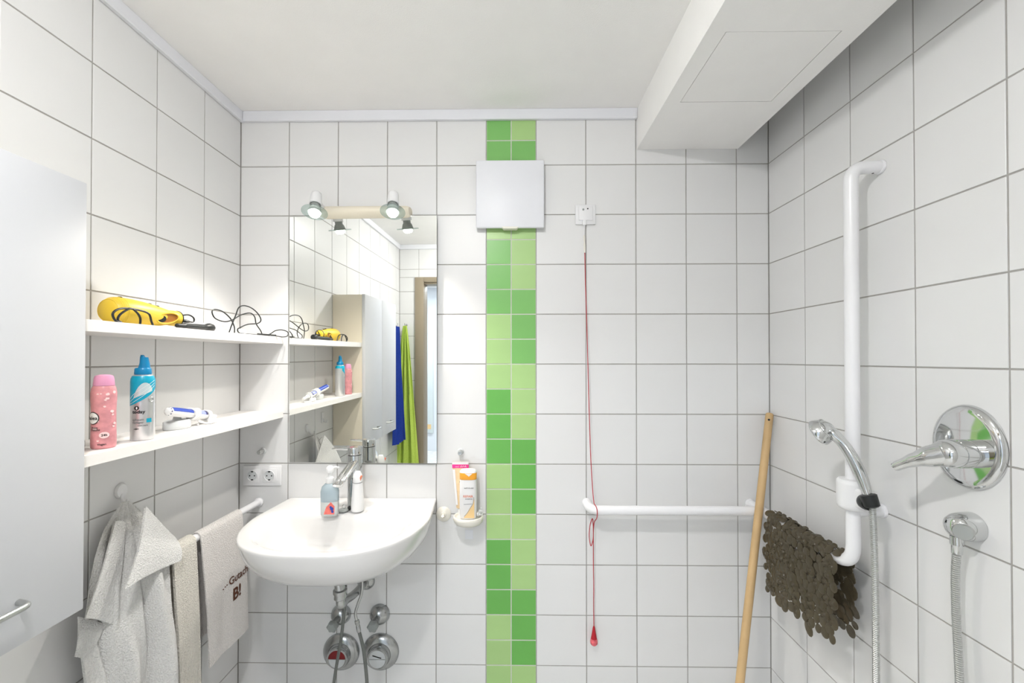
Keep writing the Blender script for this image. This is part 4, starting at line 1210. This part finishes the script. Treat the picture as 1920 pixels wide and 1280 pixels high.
def mousse_can():
    cx, cy, z0, r = -1.058, -.598, ZLo + .0005, .0250
    t = thing('mousse_can', 'silver and teal hair mousse can with blue nozzle on the lower shelf', 'spray can', (cx, cy, z0))
    bm = B(); lathe(bm, (cx, cy, z0), (0, 0, 1), [(.0232, 0), (.0250, .0025), (.0250, .150), (.0242, .158), (.0212, .165), (.0178, .1685)], 40)
    part('can_body', bm, M['silver'], t, sharp=50)
    bm = B(); lathe(bm, (cx, cy, z0 + .1688), (0, 0, 1), [(.0172, 0), (.0180, .002), (.0172, .014), (.0155, .017), (.001, .0175)], 32)
    part('nozzle_base', bm, M['tealcap'], t, sharp=50)
    ph = math.atan2(-1.676 - cy, -.092 - cx)
    rt = V((-math.sin(ph), math.cos(ph), 0)); fw = V((math.cos(ph), math.sin(ph), 0))
    c = V((cx, cy, z0 + .1855))
    R = []
    for h, a, b, sh in [(0, .0125, .011, .002), (.012, .0105, .009, .003), (.028, .0085, .0075, .002), (.034, .0065, .0060, .0015)]:
        R.append([c + V((0, 0, h + (-.008 if (h > .03 and math.cos(q) > 0) else 0))) + rt * (sh + a * math.cos(q)) + fw * (b * math.sin(q)) for q in [2 * math.pi * i / 20 for i in range(20)]])
    part('nozzle', loft(B(), R), M['tealcap'], t)
    fm = cyl_map(cx, cy, .0250, ph)
    part('teal_print', grid_patch(B(), fm, lambda u: z0 + .150, lambda u: z0 + .088 + .050 * ((u + .038) / .076) ** 1.6, -.038, .038, 28, 8, .0003), M['teal'], t)
    bm = B(); lathe(bm, (cx, cy, z0 + .150), (0, 0, 1), [(.0254, 0), (.0246, .0081), (.0216, .0153)], 40); part('teal_shoulder', bm, M['teal'], t)
    part('leaf_print', grid_patch(B(), fm, lambda u: z0 + .108 + .028 * math.sin(math.pi * (u + .02) / .04) ** .7 + (u + .02) * .55, lambda u: z0 + .108 + (u + .02) * .45, -.0199, .0199, 16, 5, .0007), M['silverprint'], t)
    for k in (0, 1, 2):
        part('line_print', tube(B(), [fm(u, z0 + .094 + .05 * ((u + .03) / .06) ** (1.3 - .25 * k) + .006 * k, .0008) for u in [-.029 + .055 * i / 20 for i in range(21)]], .00045, 5), M['white'], t)
    for s, sz, u0, v0, m_ in (('today', .0115, -.0085, .0735, M['ink']), ('schaum', .0078, -.0095, .0535, M['inkgrey']), ('festiger', .0078, -.0095, .0465, M['inkgrey']), ('extra stark', .0045, .0, .0385, M['inkgrey']), ('••3••', .0056, -.013, .0300, M['ink'])):
        part('lettering', text_bm(B(), s, sz, lambda u, v, u0=u0, v0=v0: fm(u0 + u, z0 + v0 + v, .0009), .0003), m_, t, False)
    part('emblem', cyl_patch(B(), fm, [(-.0125 + .0055 * math.cos(q), z0 + .0835 + .0055 * math.sin(q)) for q in [2 * math.pi * i / 18 for i in range(18)]], .0006), M['ink'], t, False)
    part('emblem', cyl_patch(B(), fm, [(-.0120 + .0016 * math.cos(q), z0 + .0835 + .0034 * math.sin(q)) for q in [2 * math.pi * i / 10 for i in range(10)]], .0010), M['white'], t, False)
    part('teal_box', grid_patch(B(), fm, lambda u: z0 + .0560, lambda u: z0 + .0455, .0072, .0185, 6, 2, .0006), M['teal'], t)
    bm = tube(B(), [fm(.0178 + .0055 * math.cos(q), z0 + .104 + .0055 * math.sin(q), .0009) for q in [2 * math.pi * i / 20 for i in range(20)]], .0013, 6, closed=True)
    part('ring_print', bm, M['steel'], t)
mousse_can()

def razor():
    t = thing('razor', 'small blue and silver razor lying behind the pink bottle', 'razor', (-1.085, -.735, ZLo))
    part('handle', tube(B(), cr([(-1.110, -.775, ZLo + .008), (-1.096, -.752, ZLo + .010), (-1.083, -.735, ZLo + .012)], 5), .0058, 12), M['blue'], t)
    mx = Matrix.Translation((-1.082, -.733, ZLo + .013)) @ Matrix.Rotation(.6, 4, 'Z')
    part('razor_head', box(B(), -.006, .006, -.018, .018, -.008, .008, .003, mx=mx), M['steel'], t)
razor()

def toothbrush():
    t = thing('electric_toothbrush', 'white and blue electric toothbrush wrapped in its white cord', 'toothbrush', (-1.085, -.40, ZLo))
    a, b = V((-1.078, -.498, 1.272)), V((-1.092, -.285, 1.228))
    d = (b - a).normalized(); L = (b - a).length
    bm = B(); lathe(bm, a, d, [(.004, 0), (.0105, .003), (.0125, .012), (.0135, .05), (.0125, .10), (.0135, .15), (.012, .18), (.0065, .19), (.006, L)], 24)
    part('handle', bm, M['white'], t, sharp=60)
    n = V((.62, -.55, .35)); n = (n - d * n.dot(d)).normalized(); s = d.cross(n)
    def stripe(t0, t1, w0, m_, off=0.0, r=.0139):
        bm = B(); G = []
        for i in range(13):
            h = lerp(t0, t1, i / 12); rr = interp([(0, .006), (.003, .0105), (.012, .0125), (.05, .0135), (.10, .0125), (.15, .0135), (.18, .012)], h) + .0006
            G.append([bm.verts.new(a + d * h + (n * math.cos(q) + s * math.sin(q)) * rr) for q in [off + w0 * (k / 4 - .5) for k in range(5)]])
        for i in range(12):
            for k in range(4): bm.faces.new((G[i][k], G[i + 1][k], G[i + 1][k + 1], G[i][k + 1]))
        part('grip_stripe', bm, m_, t)
    stripe(.010, .045, 1.5, M['blue'], -.55); stripe(.045, .095, 1.5, M['blue'], -.55); stripe(.122, .150, 1.3, M['bluepale'], -.4); stripe(.150, .160, 1.3, M['navy'], -.4)
    stripe(.003, .007, 3.0, M['navy'], .3)
    # charging foot with the cord
    c = V((-1.102, -.432, ZLo + .0004))
    bm = B(); lathe(bm, c, (0, 0, 1), [(.028, 0), (.030, .003), (.0295, .022), (.026, .026), (.010, .027), (.008, .036), (.0062, .037)], 28, 1.0, 1.35, up=(1, 0, 0))
    part('charging_base', bm, M['lgrey'], t, sharp=60)
    rnd = random.Random(4)
    for k in range(5):
        h = .098 + k * .0062; cc = a + d * h
        ring = [cc + (n * math.cos(q) + s * math.sin(q)) * (.0165 + .0012 * math.sin(q * 2 + k)) + d * (.004 * math.sin(q + k)) for q in [2 * math.pi * i / 24 for i in range(24)]]
        part('cord_turn', tube(B(), ring, .0026, 8, closed=True), M['white'], t)
    for k in range(2):
        h = .165 + k * .008; cc = a + d * h
        ring = [cc + (n * math.cos(q) + s * math.sin(q)) * .0155 + d * (.003 * math.sin(q + 2 * k)) for q in [2 * math.pi * i / 24 for i in range(24)]]
        part('cord_turn', tube(B(), ring, .0026, 8, closed=True), M['white'], t)
    p = cr([a + d * .13 - V((0, 0, .016)), (-1.078, -.372, ZLo + .012), (-1.070, -.350, ZLo + .004), (-1.068, -.322, ZLo + .0035), (-1.075, -.298, ZLo + .004), (-1.090, -.292, ZLo + .0035), (-1.100, -.320, ZLo + .0035), (-1.096, -.355, ZLo + .0035), (-1.082, -.375, ZLo + .0035)], 6)
    part('cord', tube(B(), p, .0028, 8), M['white'], t)
    bm = B(); lathe(bm, (-1.066, -.345, ZLo + .001), (-.2, 1, .0), [(.004, 0), (.0085, .002), (.0085, .028), (.005, .032)], 14)
    bmesh.ops.translate(bm, verts=bm.verts, vec=(0, 0, .0085)); part('plug', bm, M['white'], t)
toothbrush()

# ---------------- upper shelf
def hair_dryer():
    t = thing('hair_dryer', 'yellow hair dryer with black cord lying on the upper shelf', 'hair dryer', (-1.10, -.55, ZU))
    a, b = V((-1.108, -.650, 1.5435)), V((-1.094, -.444, 1.5405))
    d = (b - a).normalized(); L = (b - a).length
    bm = B(); lathe(bm, a, d, [(.004, 0), (.020, .002), (.029, .007), (.034, .015), (.0365, .028), (.0365, .060), (.034, .094), (.0305, .122), (.0255, .152), (.0225, .168), (.0215, .176), (.0225, .182), (.0225, .202), (.0205, .205)], 40)
    part('dryer_body', bm, M['yellow'], t, sharp=60)
    # ribs of the intake end
    for k in range(6):
        h = .006 + k * .0045; r = interp([(0, .018), (.008, .0295), (.018, .0345), (.035, .037)], h)
        ring = [a + d * h + (basis(d)[1] * math.cos(q) + basis(d)[2] * math.sin(q)) * r for q in [2 * math.pi * i / 36 for i in range(36)]]
        part('intake_rib', tube(B(), ring, .0009, 6, closed=True), M['yellow'], t)
    # slanted air outlet facing the room
    n = V((.70, -.52, -.05)); n = (n - d * n.dot(d)).normalized(); u = (d * 1.0 + V((0, 0, .22))).normalized(); v = n.cross(u)
    c = a + d * .146 + n * .0225 + V((0, 0, -.003))
    q_ = [2 * math.pi * i / 32 for i in range(32)]
    bm = B()
    R = [[c - n * .010 + (u * .036 * math.cos(q) + v * .0175 * math.sin(q)) for q in q_], [c + n * .004 + (u * .0365 * math.cos(q) + v * .0155 * math.sin(q)) for q in q_],
         [c + n * .0072 + (u * .0355 * math.cos(q) + v * .0148 * math.sin(q)) for q in q_], [c + n * .0065 + (u * .0325 * math.cos(q) + v * .0120 * math.sin(q)) for q in q_]]
    loft(bm, R, cap0=False, cap1=False); nz = part('outlet_nozzle', bm, M['yellow'], t)
    bm = B(); R = [[c + n * .0068 + (u * .0328 * math.cos(q) + v * .0123 * math.sin(q)) for q in q_], [c + n * .0035 + (u * .031 * math.cos(q) + v * .0105 * math.sin(q)) for q in q_]]
    loft(bm, R, cap0=False, cap1=True); part('outlet_opening', bm, M['orange_in'], nz)
    bm = B(); cc = c + n * .0046 - u * .018
    loft(bm, [[cc + (u * .013 * math.cos(q) + v * .0092 * math.sin(q)) for q in q_], [cc + n * .0012 + (u * .013 * math.cos(q) + v * .0092 * math.sin(q)) for q in q_]]); part('outlet_grille', bm, M['black'], nz)
    ring = [a + d * .2040 + (basis(d)[1] * math.cos(q) + basis(d)[2] * math.sin(q)) * .0222 for q in q_]
    part('rim_ring', tube(B(), ring, .0016, 8, closed=True), M['black'], t)
    for h, r in ((.040, .0372), (.122, .0315), (.145, .0285)):
        p = a + d * h + V((-.004, 0, r)); bm = B(); lathe(bm, p - V((0, 0, .003)), (0, 0, 1), [(.005, 0), (.005, .004), (.003, .0055)], 12); part('button', bm, M['black'], t)
    # cord loops in front of the body
    fx = -1.058
    p = cr([(-1.060, -.566, 1.5095), (fx - .002, -.572, 1.522), (fx, -.583, 1.541), (fx, -.615, 1.5475), (fx, -.650, 1.547), (fx + .001, -.672, 1.541), (fx + .002, -.684, 1.529), (fx + .003, -.678, 1.514), (fx + .004, -.664, 1.5105), (fx + .003, -.672, 1.5165), (fx + .003, -.665, 1.531),
            (fx + .004, -.640, 1.5475), (fx + .003, -.622, 1.541), (fx + .003, -.611, 1.527), (fx + .002, -.610, 1.5105)], 7)
    part('cord', tube(B(), p, .0026, 8), M['black'], t)
    part('cord', tube(B(), cr([b + d * .000, b + d * .012 + V((0, 0, .010)), b + d * .035 + V((.004, 0, .016)), b + d * .052 + V((.006, 0, .008)), b + d * .050 + V((.006, 0, -.004)), b + d * .030 + V((.004, 0, -.004)), b + d * .006 + V((0, 0, -.004))], 6), .0024, 8), M['black'], t)
    bm = B(); lathe(bm, b - V((0, 0, .004)), d, [(.006, 0), (.0055, .03), (.004, .042)], 12); part('cord_sleeve', bm, M['black'], t)
hair_dryer()

def styling_brush():
    t = thing('hairbrush', 'black ribbed hairbrush handle lying beside the hair dryer', 'hairbrush', (-1.06, -.40, ZU))
    a, b = V((-1.052, -.500, ZU + .0088)), V((-1.070, -.332, ZU + .0145))
    d = (b - a).normalized()
    prof = [(.003, 0), (.0062, .004), (.0065, .03)]
    for k in range(14): prof += [(.0088, .034 + k * .007), (.0080, .0375 + k * .007)]
    prof += [(.0095, .136), (.0132, .146), (.0140, .156), (.0125, .166), (.002, .169)]
    bm = B(); lathe(bm, a, d, prof, 18); part('handle', bm, M['black'], t, sharp=60)
styling_brush()

def black_cable():
    t = thing('black_cable', 'loose black cable curling over the end of the upper shelf', 'cable', (-1.07, -.16, ZU))
    p1 = cr([(-1.074, -.218, ZU + .003), (-1.078, -.2129, 1.5341), (-1.08, -.2288, 1.5609), (-1.082, -.2644, 1.5814), (-1.083, -.3004, 1.5857), (-1.082, -.3165, 1.5755), (-1.078, -.3072, 1.5551), (-1.074, -.269, 1.5477), (-1.074, -.2288, 1.5574), (-1.078, -.1753, 1.5805),
             (-1.08, -.1206, 1.5928), (-1.08, -.0932, 1.5815), (-1.078, -.0868, 1.5552), (-1.07, -.0708, 1.5294), (-1.066, -.066, ZU + .003)], 7)
    p2 = cr([(-1.07, -.252, ZU + .003), (-1.062, -.2452, 1.5454), (-1.06, -.2324, 1.5727), (-1.06, -.2167, 1.6008), (-1.06, -.1895, 1.6122), (-1.06, -.1464, 1.6094), (-1.06, -.107, 1.5933), (-1.06, -.0864, 1.5706), (-1.06, -.1067, 1.5554), (-1.06, -.1663, 1.5467), (-1.06, -.2053, 1.5329), (-1.06, -.2214, 1.5246),
             (-1.058, -.216, 1.513), (-1.050, -.190, ZU + .0032), (-1.046, -.14, ZU + .0032), (-1.036, -.09, ZU + .0032), (-1.020, -.058, ZU + .0034), (-1.004, -.040, 1.5075), (-.992, -.028, 1.5105), (-.990, -.020, 1.520), (-.996, -.018, 1.530), (-1.012, -.026, 1.536), (-1.028, -.042, 1.5325), (-1.036, -.060, 1.520), (-1.038, -.085, ZU + .004)], 7)
    part('cable', tube(B(), p1, .0021, 8), M['black'], t)
    part('cable', tube(B(), p2, .0021, 8), M['black'], t)
    part('plug', tube(B(), [(-1.045, -.13, ZU + .0062), (-1.034, -.085, ZU + .0058), (-1.026, -.045, ZU + .0062)], .0032, 8), M['black'], t)
black_cable()

def white_case():
    t = thing('charger_case', 'small white rounded charger case on the upper shelf beside the cable', 'charger', (-1.125, -.25, ZU))
    part('case', box(B(), -1.160, -1.100, -.298, -.168, ZU + .0005, ZU + .0345, .010, 4), M['white'], t)
    part('seam', box(B(), -1.0998, -1.0990, -.286, -.180, ZU + .0165, ZU + .0175), M['lgrey'], t, False)
    part('adapter', prism_bottle(B(), -1.098, -.145, [(.012, .022, ZU + .0005), (.014, .024, ZU + .004), (.014, .024, ZU + .018), (.010, .020, ZU + .023)], 0.2, 28, 2.6), M['white'], t)
white_case()
